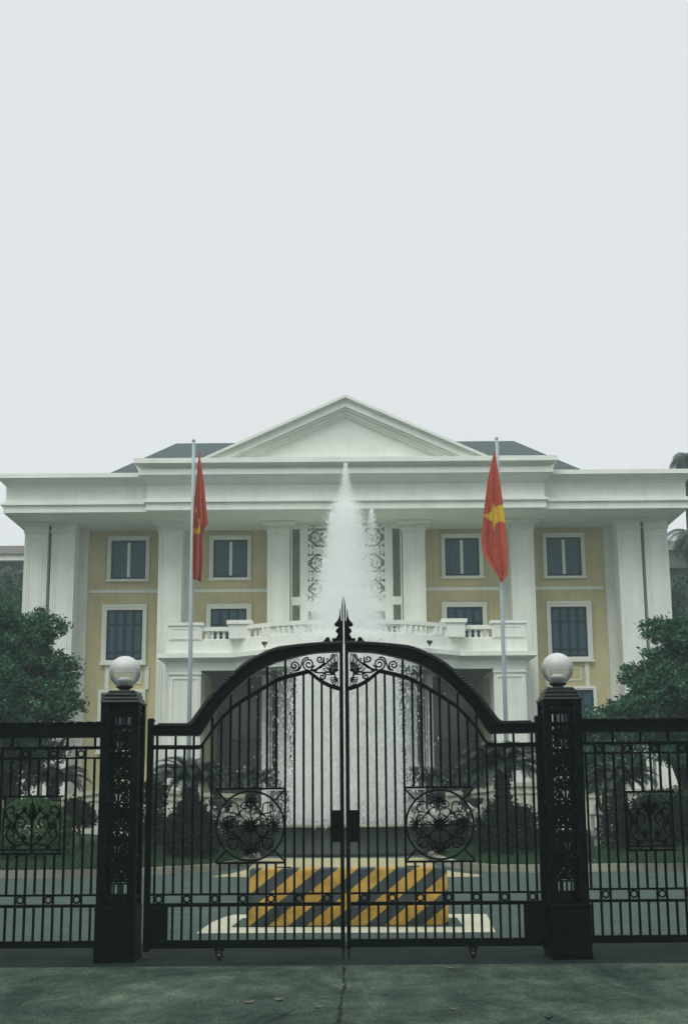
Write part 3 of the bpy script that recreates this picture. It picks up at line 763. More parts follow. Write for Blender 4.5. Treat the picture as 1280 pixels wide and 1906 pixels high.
# ------------------------------------------------------------------ fences beside the pillars
YF = YP + .24
def fence(s, u_in, label, vv, ring0, ouv):
    # vv: survey heights; ring0: u of the ring nearest the pillar
    Zf = lambda v: P(u_in, v, YF)[1]
    x_in = PIL[0][0] - PIL[0][1] - .001 if s < 0 else PIL[1][0] + PIL[1][1] + .001; x_out = x_in + s * 2.6
    root = empty('fence_panel', (x_in, YF, 0), label, 'fence', 'iron fence panels beside the gate')
    sp = SPC * 1.012
    t0, t1, s0, s1, th, a_, b0, b1, k0, k1 = [Zf(v) for v in vv]
    mb = MB(); mb.box(x_in, x_out, YF - .045, YF + .045, t1, t0); mb.box(x_in, x_out, YF - .06, YF + .06, t0, t0 + .014); mb.box(x_in, x_out, YF - .055, YF + .055, t1 - .012, t1)
    i = 0; x = x_in + s * .06
    while abs(x - x_in) < 2.5:
        mb.lathe([(.02, t0 + .014), (.05, t0 + .018), (.055, t0 + .028), (.02, t0 + .036)], x, YF, 8); x += s * .105
    mb.build('top_rail', 'iron', root)
    MB().box(x_in, x_out, YF - .024, YF + .024, s1, s0).build('rail', 'iron', root)
    MB().box(x_in, x_out, YF - .014, YF + .014, th - .010, th + .010).build('rail', 'iron', root)
    MB().box(x_in, x_out, YF - .014, YF + .014, a_ - .011, a_ + .011).build('rail', 'iron', root)
    MB().box(x_in, x_out, YF - .020, YF + .020, b1, b0).build('rail', 'iron', root)
    MB().box(x_in, x_out, YF - .034, YF + .034, k1, k0).build('bottom_rail', 'iron', root)
    xr = P(ring0, vv[5], YF)[0]
    ox0, oz1 = P(ouv[0], ouv[2], YF); ox1, oz0 = P(ouv[1], ouv[3], YF)
    if ox0 > ox1: ox0, ox1 = ox1, ox0
    ow = (ox1 - ox0) / 2; oc = (ox0 + ox1) / 2
    k = -2
    while True:
        x = xr + s * (k - .5) * sp
        if abs(x - x_in) > 2.58: break
        if s * (x - x_in) > .03:
            bar = lambda z0, z1: MB().box(x - T, x + T, YF - T, YF + T, z0, z1).build('bar', 'iron', root)
            low, top = k0 + .0005, s1 - .0005
            if k % 3 == 2: bar(low, b1 - .0005); bar(s0 + .0005, t1 - .0125); low, top = a_ + .0115, th - .0105
            if abs(x - oc) < ow - .03: bar(low, oz0 - .011); bar(oz1 + .011, top)
            else: bar(low, top)
        k += 1
    q = 0
    while abs(xr + s * q * 3 * sp - x_in) < 2.5:
        x = xr + s * q * 3 * sp
        for zc in ((a_ + b0) / 2, (th + s1) / 2):
            r = .034; MB().tube([(x + r * math.cos(a), YF, zc + r * math.sin(a)) for a in [2 * PI * i / 20 for i in range(20)]], .0095, 6, True).build('ring', 'iron', root, True)
        q += 1
    # ornamental panel: fleur with leafy scrolls inside a frame
    mb = MB(); f = lambda a, b: (oc + a * ow, YF, (oz0 + oz1) / 2 + b * (oz1 - oz0) / 2)
    mb.box(ox0, ox1, YF - .012, YF + .012, oz1 - .011, oz1 + .011); mb.box(ox0, ox1, YF - .012, YF + .012, oz0 - .011, oz0 + .011)
    mb.box(ox0, ox1, YF - .011, YF + .011, oz0 + .034, oz0 + .052)
    mb.tube([f(0, -1), f(0, -.3), f(0, .3), f(0, .86)], [.014, .013, .020, .004], 6)
    mb.tube([f(0, .15), f(0, .45), f(0, .62), f(0, .9)], [.01, .045, .03, .003], 6)
    for sg in (-1, 1):
        P2 = lambda L, r, n=8: mb.tube([f(a, b) for a, b in smooth_line(L, n)], r, 5)
        P2([(0, .1), (sg * .22, .45), (sg * .42, .35), (sg * .38, .18)], .010)
        P2([(0, -.75), (sg * .3, -.5), (sg * .55, -.05), (sg * .42, .3), (sg * .2, .1), (sg * .33, -.12)], .0095)
        P2([(sg * .08, -.6), (sg * .5, -.7), (sg * .82, -.4), (sg * .72, -.1), (sg * .55, -.28), (sg * .68, -.42)], .0095)
        P2([(sg * .55, 0), (sg * .78, .2), (sg * .86, .52), (sg * .66, .66), (sg * .58, .46), (sg * .72, .4)], .009)
        P2([(sg * .9, -.96), (sg * .93, 0), (sg * .9, .96)], .009, 4)
        for (a, b, an) in ((.3, -.5, 2.4), (.52, -.05, .3), (.5, -.7, -.9), (.8, .3, .4), (.22, .45, 1.2), (.42, .3, .2), (.7, -.1, .9)):
            for d in (-.5, 0, .5):
                q_ = an + d; mb.tube([f(sg * a, b), f(sg * (a + .09 * math.cos(q_)), b + .12 * math.sin(q_)), f(sg * (a + .17 * math.cos(q_)), b + .21 * math.sin(q_))], [.008, .014, .004], 5)
    mb.build('fleur_panel', 'iron', root)
fence(-1, 176, 'black iron fence panel left of the left gate pillar', (1349, 1371, 1389, 1395, 1411, 1666, 1683, 1689, 1751, 1764), 143, (5, 115, 1483, 1589))
fence(1, 1092, 'black iron fence panel right of the right gate pillar', (1343, 1361, 1381, 1386.5, 1402, 1655, 1674, 1679.5, 1741, 1755), 1126, (1161, 1258, 1474, 1582))

# ------------------------------------------------------------------ road barrier
yb = G(640, 1725)[1]; xl = P(463, 1690, yb)[0]; xr = P(834, 1690, yb)[0]; zt = P(648, 1616.5, yb + .12)[1]
rb = empty('road_barrier', ((xl + xr) / 2, yb, 0), 'concrete road barrier painted with black and yellow diagonal stripes', 'barrier')
mb = MB(); zl = P(648, 1690, yb)[1]
prof = [(yb, 0.0105), (yb, zl), (yb + .11, zt - .015), (yb + .125, zt), (yb + .56, zt), (yb + .575, zt - .015), (yb + .68, zl), (yb + .68, .0105)]
n = len(prof); mb.add([(x, y, z) for x in (xl, xr) for y, z in prof], [tuple(range(n)), tuple(range(2 * n - 1, n - 1, -1))] + [(i, i + n, (i + 1) % n + n, (i + 1) % n) for i in range(n)])
mb.f = [tuple(reversed(q)) for q in mb.f]
mb.build('barrier_body', 'hazard', rb, bevel=.012)
mb = MB()
for x in (xl + .45, xr - .45): mb.tube([(x - .09, yb + .34, zt - .01), (x - .09, yb + .34, zt + .012), (x + .09, yb + .34, zt + .012), (x + .09, yb + .34, zt - .01)], .009, 6)
mb.build('lifting_loop', 'lampmetal', rb, True)

# ------------------------------------------------------------------ fountain
bx0 = P(455, 1595, YB)[0]; bx1 = P(832, 1595, YB)[0]; RBS = (bx1 - bx0) / 2; XF = (bx0 + bx1) / 2; YFO = YB + RBS
zrim = P(640, 1535, YB)[1]
fo = empty('fountain', (XF, YFO, 0), 'round mossy stone fountain basin before the building', 'fountain')
MB().lathe([(RBS * 1.0, -.02), (RBS, .12), (RBS * .975, .16), (RBS * .975, zrim - .14), (RBS * .99, zrim - .1), (RBS * .99, zrim - .09)], XF, YFO, 72).build('basin', 'mossy', fo, True)
MB().lathe([(RBS * .99, zrim - .088), (RBS * 1.01, zrim - .07), (RBS * 1.01, zrim), (RBS * .93, zrim), (RBS * .92, zrim - .088)], XF, YFO, 72).build('rim', 'kerb', fo)
MB().lathe([(RBS * .93, zrim - .12), (.01, zrim - .119)], XF, YFO, 48).build('pool_water', 'pool', fo)
YT = YFO + .9; tx0 = P(503, 1500, YT)[0]; tx1 = P(787, 1500, YT)[0]; RT = (tx1 - tx0) / 2; XT = (tx0 + tx1) / 2; ztp = P(645, 1466, YT)[1]
mb = MB(); mb.box(tx0, tx1, YFO + .6, YFO + 1.6, zrim - .2, ztp - .09); mb.build('upper_tier', 'tier', fo, bevel=.02)
mb = MB(); mb.box(tx0 - .08, tx1 + .08, YFO + .5, YFO + 1.7, ztp - .088, ztp); mb.build('tier_coping', 'trim', fo, bevel=.02)
mb = MB()
jets = [(0, 0, 865, 1.0)]
YJ = YFO - .5
for i in range(7):
    a = 2 * PI * i / 7 + .42; mb.tube([(XF + 1.0 * math.cos(a), YJ + .8 * math.sin(a), zrim - .2), (XF + 1.0 * math.cos(a), YJ + .8 * math.sin(a), zrim + .10)], [.05, .03], 8)
mb.tube([(XF, YJ, zrim - .2), (XF, YJ, zrim + .2)], [.08, .05], 8); mb.build('nozzle', 'lampmetal', fo)

# the plume: a tall central jet, a ring of lower jets and the water falling back
rng = np.random.default_rng(11)
zv = lambda v: P(645, v, YJ)[1]
mpx = P(646, 1300, YJ)[0] - P(645, 1300, YJ)[0]
prof_v = np.array([858, 880, 905, 935, 965, 1000, 1050, 1100, 1160, 1220, 1260, 1400, 1535, 1545])
prof_r = np.array([1.0, 6, 13, 22, 31, 38, 46, 56, 70, 82, 90, 97, 103, 104]) * mpx
pz = np.array([zv(v) for v in prof_v])[::-1]; prr = prof_r[::-1]
X0 = P(646, 1300, YJ)[0]
def drops(n, zlo, zhi, rfun, cx, cy, pw, zpow=1.0, edge=.55):
    z = zlo + (zhi - zlo) * rng.random(n) ** zpow
    R_ = rfun(z); r = R_ * np.minimum(rng.random(n) ** pw, 1) ; a = rng.random(n) * 2 * PI
    j = 1 + rng.normal(0, .085, n)
    return np.stack([cx + r * j * np.cos(a), cy + r * j * np.sin(a), z], 1)
main = lambda z: np.interp(z, pz, prr)
def haze_drops(n, zlo, zhi, rfun, cx, cy, sig, zpow=1.0):
    z = zlo + (zhi - zlo) * rng.random(n) ** zpow; r = rfun(z)
    return np.stack([cx + r * sig * rng.normal(size=n), cy + r * sig * rng.normal(size=n), z], 1)
C = [drops(300000, zv(1545), zv(1180), main, X0, YJ, .5), haze_drops(60000, zv(1545), zv(1100), main, X0, YJ, .52),
     drops(20000, zv(1260), zv(960), main, X0, YJ, .8, 1.0), haze_drops(52000, zv(1260), zv(935), main, X0, YJ, .46, .95),
     haze_drops(4600, zv(985), zv(862), main, X0, YJ, .40, 1.1)]
# stray spray round the whole plume
C.append(drops(14000, zv(1540), zv(930), lambda z: (main(z) * 1.10 + .03) * (1 + .10 * np.abs(rng.normal(size=len(z)))), X0, YJ, .13))
for (u, v0, w, n_) in ((692, 948, 13, 5200), (617, 954, 10, 3600), (604, 1040, 14, 2600)):
    xj = P(u, 1000, YJ)[0]; dy = rng.uniform(-.6, .3)
    zz = np.array([zv(v) for v in (1240, 1100, v0 + 40, v0)]); rr = np.array([2.2, 1.7, 1.0, .15]) * w * mpx
    C.append(haze_drops(n_, zv(1200), zv(v0), lambda z: np.interp(z, zz, rr), xj, YJ + dy, .55, .9))
C = np.concatenate(C); n = len(C)
C[:, :2] += rng.normal(0, .025, (n, 2))
k_ = np.where(C[:, 2] < zv(1180), 1.55, 1.0); wd_ = rng.uniform(.004, .012, n) * k_; hl = rng.uniform(.007, .028, n) * k_ * np.where(C[:, 2] < zv(1180), 1.3, 1.0)
big = rng.random(n) < .03; wd_[big] *= 1.9; hl[big] *= 1.6
a = rng.uniform(0, PI, n); dx = np.cos(a) * wd_; dy = np.sin(a) * wd_; lean = rng.normal(0, .2, n) * hl
V = np.stack([C + np.stack([lean, 0 * dx, hl], 1), C + np.stack([dx, dy, -hl * .3], 1), C + np.stack([-lean, 0 * dx, -hl], 1), C - np.stack([dx, dy, hl * .3], 1)], 1)
mist = bpy.data.materials.new('water_mist'); mist.use_nodes = True; mn = mist.node_tree; mn.nodes.clear()
mo = mn.nodes.new('ShaderNodeOutputMaterial'); mv = mn.nodes.new('ShaderNodeVolumePrincipled'); mv.inputs['Density'].default_value = .58
mv.inputs['Color'].default_value = (.99, .995, .99, 1); mv.inputs['Anisotropy'].default_value = .15; mn.links.new(mv.outputs[0], mo.inputs['Volume'])
M['mist'] = mist
for kk in (1.04, .60):
    MBm = MB(); pr = [(max(.01, r * kk), z_) for z_, r in zip(pz, prr)]
    if kk < 1: pr = [(r, z_) for r, z_ in pr if z_ < zv(930)]; pr[-1] = (.02, pr[-1][1])
    MBm.lathe(pr, X0, YJ, 28); tag(MBm.build('water_mist', 'mist', at=(X0, YJ, 0)), 'soft white mist hanging in the fountain plume', 'mist', kind='stuff')
tag(quads('water_spray', V, 'spray', at=(X0, YJ, 0)), 'tall white plume of fountain water in front of the portico', 'water jet', kind='stuff')

# ------------------------------------------------------------------ the main building
YE, YCN, YC, YW = 68.5, 68.0, 71.0, 73.4     # side entablature, centre entablature, columns, wall
XB = P(644, 1000, 70)[0]
def hf(uL, uR, v, Y): return (P(uR, v, Y)[0] - P(uL, v, Y)[0]) / 2
def zc(v, Y): return P(644, v, Y)[1]
bd = empty('government_building', (XB, YW, 0), 'white columned building with ochre walls, pediment and hipped roof', 'building')
B = lambda mb, n_, m_, p=bd, **k: mb.build(n_, m_, p, **k)
YBK = 96.0
# side entablature
mb = MB()
hF = hf(10, 1273, 915, YE); hL = hf(5, 1277, 945, YE); hT = hf(-6, 1290, 880, YE - .8)
z = [zc(v, YE - d) for v, d in ((950, .12), (935.5, .26), (928, .08), (900, .1), (885, .8), (877, .8))]
def ent(hh, y0, z0, z1, h2=None, y2=None): mb.frust((XB - hh, XB + hh, y0, YBK, z0), (XB - (h2 or hh), XB + (h2 or hh), y2 or y0, YBK, z1))
ent(hL, YE - .12, z[0], z[1]); ent(hL + .12, YE - .26, z[1], z[1] + .1); ent(hF + .06, YE - .08, z[1] + .1, z[2]); ent(hF, YE, z[2], z[3])
ent(hF + .05, YE - .1, z[3], z[3] + .06); ent(hF + .05, YE - .1, z[3] + .06, z[4], hT - .05, YE - .75); ent(hT, YE - .8, z[4], z[5])
B(mb, 'entablature', 'trim')
mb = MB(); Yq = YCN
hF2 = hf(275, 1013, 915, Yq); hT2 = hf(250, 1038, 853, Yq - 1.1); hM2 = hf(258, 1030, 876, Yq - .8)
z2 = [zc(v, Yq - d) for v, d in ((947, .12), (932, .26), (926, .08), (899, .1), (881, .8), (872, .8), (868, .68), (859, 1.1), (850, 1.1))]
YBC = 84
def ent2(hh, y0, z0, z1, h2=None, y2=None): mb.frust((XB - hh, XB + hh, y0, YBC, z0), (XB - (h2 or hh), XB + (h2 or hh), y2 or y0, YBC, z1))
ent2(hF2 + .05, Yq - .12, z2[0], z2[1]); ent2(hF2 + .16, Yq - .26, z2[1], z2[1] + .1); ent2(hF2 + .06, Yq - .08, z2[1] + .1, z2[2]); ent2(hF2, Yq, z2[2], z2[3])
ent2(hF2 + .05, Yq - .1, z2[3], z2[4], hM2 - .03, Yq - .75); ent2(hM2, Yq - .8, z2[4], z2[5]); ent2(hM2 - .15, Yq - .6, z2[5], z2[6])
ent2(hM2 - .1, Yq - .68, z2[6], z2[7], hT2 - .03, Yq - 1.05); ent2(hT2, Yq - 1.1, z2[7], z2[8])
B(mb, 'cornice', 'trim')
# pediment
hp = hf(378, 910, 850, Yq - 1.1); za = zc(734, Yq - 1.1); zb = z2[8]
mb = MB(); mb.poly([(XB - hp * .9, zb), (XB + hp * .9, zb), (XB, zb + (za - zb) * .9)], Yq - .2, YBC)
ped = B(mb, 'pediment', 'trim')
def rake(o0, o1, y0, m_='trim'):   # raking mouldings as chevrons, perpendicular share o of the height
    mb = MB(); H_ = za - zb
    up = [(XB - hp * o0, zb), (XB, zb + H_ * o0), (XB + hp * o0, zb)]; lo = [(XB - hp * o1, zb), (XB, zb + H_ * o1), (XB + hp * o1, zb)]
    mb.band(up, lo, y0, Yq - .1); mb.build('raking_cornice', m_, ped)
rake(1.0, .955, Yq - 1.1); rake(.955, .935, Yq - .95); rake(.935, .83, Yq - .85); rake(.83, .80, Yq - .7); rake(.80, .745, Yq - .5); rake(.745, .71, Yq - .38)
# hipped tile roof
YR0, YR1 = YE + 1.2, YBK - 1
he = hf(205, 1085, 876, YR0); ze = zc(878, YR0); YRD = 80.0
hr = hf(330, 957, 823, YRD); zr = zc(823, YRD)
mb = MB(); mb.add([(XB - he, YR0, ze), (XB + he, YR0, ze), (XB + he, YR1, ze), (XB - he, YR1, ze), (XB - hr, YRD, zr), (XB + hr, YRD, zr), (XB + hr, YRD + 6, zr), (XB - hr, YRD + 6, zr)],
       [(0, 1, 5, 4), (1, 2, 6, 5), (2, 3, 7, 6), (3, 0, 4, 7), (4, 5, 6, 7)]); B(mb, 'roof', 'tile')
# walls with portico recess
zS = z[0]; hW = hf(92, 1195, 1000, YW); hY = hf(163, 1116, 1000, YW)
YBL = 68.2
h0, h1 = hf(312, 978, 1300, YBL), hf(372, 918, 1300, YBL)
zO = zc(1247, 68.2); hO = hf(372, 919, 1300, 68.2)
mb = MB()
for s in (-1, 1):
    a, b = XB + s * hO, XB + s * hY; mb.box(a, b, YW, YBK - 2, -.02, zO + .4)
mb.box(XB - hY, XB + hY, YW, YBK - 2, zO + .4, zS); B(mb, 'ochre_wall', 'yellow')
mb = MB()
for s in (-1, 1): mb.box(XB + s * hY, XB + s * hW, YW - .35, YBK - 1.5, -.02, zS)
mb.each('corner_pier', 'white', bd)
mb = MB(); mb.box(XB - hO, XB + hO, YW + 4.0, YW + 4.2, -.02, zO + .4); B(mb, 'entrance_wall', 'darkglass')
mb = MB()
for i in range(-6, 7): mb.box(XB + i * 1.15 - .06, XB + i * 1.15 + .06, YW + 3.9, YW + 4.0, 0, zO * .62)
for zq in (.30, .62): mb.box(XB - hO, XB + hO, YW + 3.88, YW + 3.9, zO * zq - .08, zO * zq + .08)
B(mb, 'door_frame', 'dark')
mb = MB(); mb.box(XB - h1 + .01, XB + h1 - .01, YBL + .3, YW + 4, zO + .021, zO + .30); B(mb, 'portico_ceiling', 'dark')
# string course
mb = MB(); zsc = zc(1098, YW)
for (uL, uR) in ((166, 298), (360, 500)):
    for s in (-1, 1):
        a = hf(uL, 1288 - uL, 1098, YW); b = hf(uR, 1288 - uR, 1098, YW); mb.box(XB + s * a, XB + s * b, YW - .07, YW, zsc - .09, zsc + .09)
mb.each('string_course', 'trim', bd)
# columns: square piers with sunk panels, necking and flared capitals
def column(o0, o1, s, z_top, cap=True):
    a, b = XB + s * o0, XB + s * o1
    if a > b: a, b = b, a
    d = b - a; mb = MB(); y0, y1 = YC, YC + d
    zn = zc(987, YC)
    mb.box(a, b, y0, y1, -.02, zn)
    c = B(mb, 'column', 'white')
    mb = MB(); e = .045
    for x0, x1 in ((a + .10, a + .16), (b - .16, b - .10), (a + .24, a + .28), (b - .28, b - .24)): mb.box(x0, x1, y0 - e, y0, .8, zn - .35)
    mb.box(a + .10, b - .10, y0 - e, y0, zn - .35, zn - .29); 
    mb.box(a, a + .05, y0 - .03, y0, 0, zn - .05); mb.box(b - .05, b, y0 - .03, y0, 0, zn - .05)
    mb.build('panel_moulding', 'trim', c)
    mb = MB(); mb.box(a - .06, b + .06, y0 - .1, y1 + .06, zn, zn + .10); mb.box(a - .03, b + .03, y0 - .05, y1 + .03, zn - .05, zn)
    zc_ = zn + (z_top - zn) * .55
    mb.box(a - .01, b + .01, y0 - .02, y1 + .01, zn + .1, zc_)
    f_ = .32 if cap else .05
    mb.frust((a - .01, b + .01, y0 - .02, y1, zc_), (a - f_, b + f_, y0 - f_, y1, z_top - .12)); mb.box(a - f_ - .04, b + f_ + .04, y0 - f_ - .04, y1, z_top - .12, z_top)
    mb.build('capital', 'white', c)
    mb = MB(); mb.box(a - .12, b + .12, y0 - .12, y1 + .12, 0, .7); mb.box(a - .07, b + .07, y0 - .07, y1 + .07, .7, .85); mb.build('column_base', 'white', c)
colspec = [((46, 1239), (90, 1197), False), ((97, 1190), (140, 1147), False), ((298, 993), (341, 950), True), ((500, 792), (541, 751), True)]
for (a, b, cp) in colspec:
    for s in (-1, 1): column(hf(a[0], a[1], 987, YC), hf(b[0], b[1], 987, YC), s, zS - .004 if not cp else z2[0] - .004, cp)
mb = MB()
for s in (-1, 1):         # wall pilasters behind the portico columns
    a, b = hf(300, 991, 1050, YW), hf(362, 930, 1050, YW); mb.box(XB + s * a, XB + s * b, YW - .3, YW, 0, zS - .01)
mb.each('pilaster', 'white', bd)
# windows
def window(cxo, s, vt, vb, uL, uR, vg0, vg1, gL, gR, rows, cols, mull):
    xs = [XB + s * o for o in (hf(uL, 1288 - uL, 1040, YW), hf(uR, 1288 - uR, 1040, YW), hf(gL, 1288 - gL, 1040, YW), hf(gR, 1288 - gR, 1040, YW))]
    x0, x1 = min(xs[:2]), max(xs[:2]); g0, g1 = min(xs[2:]), max(xs[2:])
    zt_, zb_, zg1, zg0 = [zc(v, YW) for v in (vt, vb, vg0, vg1)]
    pn = MB().box(g0, g1, YW - .03, YW - .005, zg0, zg1)
    w_ = pn.build('window', 'curtain', bd)
    mb = MB(); y0, y1 = YW - .20, YW
    mb.box(x0, g0 - .06, y0, y1, zb_, zt_); mb.box(g1 + .06, x1, y0, y1, zb_, zt_); mb.box(g0 - .06, g1 + .06, y0, y1, zg1 + .06, zt_); mb.box(g0 - .06, g1 + .06, y0, y1, zb_, zg0 - .06)
    mb.box(x0 + .13, x0 + .18, y0 - .05, y0, zb_ + .13, zt_ - .13); mb.box(x1 - .18, x1 - .13, y0 - .05, y0, zb_ + .13, zt_ - .13); mb.box(x0 + .13, x1 - .13, y0 - .05, y0, zt_ - .13, zt_ - .08)
    mb.box(x0 - .05, x1 + .05, y0 - .1, y0, zb_ - .02, zb_ + .1)
    mb.build('window_surround', 'trim', w_)
    mb = MB(); q0, q1 = YW - .12, YW - .03
    for a_, b_, c_, d_ in ((g0 - .06, g0 + .05, zg0 - .06, zg1 + .06), (g1 - .05, g1 + .06, zg0 - .06, zg1 + .06), (g0 + .05, g1 - .05, zg1 - .05, zg1 + .06), (g0 + .05, g1 - .05, zg0 - .06, zg0 + .05)): mb.box(a_, b_, q0, q1, c_, d_)
    for i in range(1, cols):
        x = g0 + (g1 - g0) * i / cols; ww = .075 if rows > 1 else .05
        if not (mull and abs(i - cols / 2) < .1): mb.box(x - ww, x + ww, q0 + .02, q1 - .002, zg0 + .05, zg1 - .05)
    for i in range(1, rows):
        zq = zg1 - (zg1 - zg0) * (.28 if i == 1 else .86); mb.box(g0 + .05, g1 - .05, q0 + .035, q1 - .004, zq - .05, zq + .05)
    mb.build('sash', 'pane', w_)
    if mull:
        mb = MB(); x = (g0 + g1) / 2; mb.box(x - .075, x + .075, q0 - .02, q1 + .001, zg0 + .05, zg1 - .05); mb.build('mullion', 'trim', w_)
for s in (-1, 1):
    window(0, s, 996, 1080, 201, 278.5, 1006, 1073.5, 210, 271, 1, 2, True)
    window(0, s, 996, 1079, 390, 467, 1006, 1072, 399.5, 460, 1, 2, True)
    window(0, s, 1123, 1235, 194, 276, 1135, 1224, 205, 267, 3, 4, False)
    window(0, s, 1123, 1240, 386, 469, 1134, 1230, 396, 458, 3, 4, False)
    window(0, s, 1281, 1400, 191, 277, 1290, 1390, 199, 269, 3, 4, False)
    # stone strips tying the two lower windows together, small sunk panel between
    mb = MB(); a, b = hf(194, 1094, 1260, YW), hf(276, 1012, 1260, YW); zt_, zb_ = zc(1236, YW), zc(1281, YW)
    mb.box(XB + s * a, XB + s * (a - .22), YW - .1, YW, zb_ + .02, zt_ - .03); mb.box(XB + s * b, XB + s * (b + .22), YW - .1, YW, zb_ + .02, zt_ - .03)
    c = (a + b) / 2
    for q in (-.75, .75): mb.box(XB + s * (c + q) - .03, XB + s * (c + q) + .03, YW - .05, YW, zb_ + .35, zt_ - .3)
    for zq in (zb_ + .35, zt_ - .3): mb.box(XB + s * c - .78, XB + s * c + .78, YW - .052, YW, zq - .03, zq + .03)
    mb.build('apron_panel', 'trim', bd)
# fretwork screen between the middle columns
YS = YC + .5
mb = MB(); sx = lambda uL, v=1050: hf(uL, 1288 - uL, v, YS)
zz = lambda v: zc(v, YS)
for s in (-1, 1):
    for o0, o1 in ((541, 543.5), (558, 573)): mb.box(XB + s * sx(o0), XB + s * sx(o1), YS - .1, YS + .15, zz(1165), zz(953))
    mb.box(XB + s * sx(543.5), XB + s * sx(558), YS - .1, YS + .15, zz(1126), zz(1111)); mb.box(XB + s * sx(543.5), XB + s * sx(558), YS - .1, YS + .15, zz(984), zz(972))
    mb.box(XB + s * sx(543.5), XB + s * sx(558), YS - .1, YS + .15, zz(1165), zz(1155))
xi = sx(573); zl0, zl1 = zz(1120), zz(977)
mb.box(XB - xi, XB + xi, YS - .1, YS + .15, zz(1138), zl0); mb.box(XB - xi, XB + xi, YS - .1, YS + .15, zl1, zz(965))
scn = B(mb, 'screen_frame', 'trim')
mb = MB(); nu = 3; nc_ = 3; wu = xi * 2 / nc_; hu = (zl1 - zl0) / nu; k = .10
for r in range(nu):
    for c in range(nc_):
        cx = XB - xi + wu * (c + .5); cz = zl0 + hu * (r + .5)
        f = lambda a, b: (cx + a * wu / 2, YS, cz + b * hu / 2)
        for sg in (-1, 1):
            for L in ([(-1, .28), (-.42, .86), (.42, .86), (1, .28)], [(-.78, -.06), (-.28, .44), (.28, .44), (.78, -.06)], [(-1, .98), (-.62, .62)], [(1, .98), (.62, .62)], [(-.28, .44), (-.28, 0)], [(.28, .44), (.28, 0)]):
                mb.tube([f(a, sg * b) for a, b in L], k, 4)
    mb.box(XB - xi, XB + xi, YS - .07, YS + .07, zl0 + hu * r - .06, zl0 + hu * r + .06)
mb.build('fretwork', 'trim', scn)
mb = MB(); mb.box(XB - sx(541), XB + sx(541), YW - .2, YW - .01, zz(1165), zS - .02); B(mb, 'screen_backing', 'shadedwall')
# portico: pylons, inner columns, bowed balcony
for s in (-1, 1):
    mb = MB(); mb.box(XB + s * h0, XB + s * h1, YBL, YBL + 2.2, -.02, zO + .02); py = B(mb, 'pylon', 'white')
    mb = MB(); a, b = sorted((XB + s * h0, XB + s * h1)); zt_ = zc(1262, YBL)
    mb.box(a + .12, b - .12, YBL - .05, YBL, zt_, zt_ + .08)
    for x in (a + .12, b - .20): mb.box(x, x + .08, YBL - .05, YBL, 1.0, zt_)
    mb.box(a - .04, b + .04, YBL - .08, YBL, zt_ + .22, zt_ + .30)
    mb.build('panel_moulding', 'trim', py)
    mb = MB(); a, b = hf(485, 803, 1320, 71), hf(515, 773, 1320, 71); mb.box(XB + s * a, XB + s * b, 71, 71.8, -.02, zO + .02); B(mb, 'inner_column', 'white')
hped = hf(449, 844, 1180, YBL)     # chord of the bow
SAG = 2.6
def front(off, hx):   # plan line of the balcony front, pushed out by off, half width hx
    pts = [(XB - hx, YBL - off), (XB - hped - .6, YBL - off)]
    for i in range(25):
        t = -1 + 2 * i / 24; pts.append((XB + t * (hped + .3), YBL - off - SAG * (1 - t * t) ** .9))
    pts += [(XB + hped + .6, YBL - off), (XB + hx, YBL - off)]
    return pts
def lay(mb, off, hx, z0, off2, hx2, z1):
    lo = front(off, hx) + [(XB + hx, YW), (XB - hx, YW)]; hi = front(off2, hx2) + [(XB + hx2, YW), (XB - hx2, YW)]
    mb.plan(lo, z0, hi, z1)
zz = lambda v: zc(v, YBL)
hb = hf(312, 978, 1200, YBL)
mb = MB()
lay(mb, 0, hb, zO + .025, 0, hb, zz(1231)); lay(mb, .02, hb + .02, zz(1231), .5, hb + .42, zc(1222, YBL - .55)); lay(mb, .55, hb + .47, zc(1222, YBL - .55), .55, hb + .47, zc(1213.5, YBL - .55))
lay(mb, .12, hb + .05, zc(1213.5, YBL - .55), .12, hb + .05, zz(1190))
bal = B(mb, 'balcony', 'trim')
mb = MB(); fl = front(.05, hb); fl2 = front(-.32, hb)
def rail_strip(o_out, o_in, z0, z1):
    a = front(o_out, hb); b = front(o_in, hb); n = len(a)
    v = [(x, y, z0) for x, y in a] + [(x, y, z0) for x, y in b] + [(x, y, z1) for x, y in a] + [(x, y, z1) for x, y in b]
    f = []
    for i in range(n - 1): f += [(i, i + 1, 2 * n + i + 1, 2 * n + i), (2 * n + i, 2 * n + i + 1, 3 * n + i + 1, 3 * n + i), (n + i + 1, n + i, 3 * n + i, 3 * n + i + 1), (i + 1, i, n + i, n + i + 1)]
    mb.add(v, f)
rail_strip(.1, -.3, zz(1173), zz(1165.5)); rail_strip(.05, -.25, zz(1190) + .002, zz(1188)); mb.build('handrail', 'trim', bal)
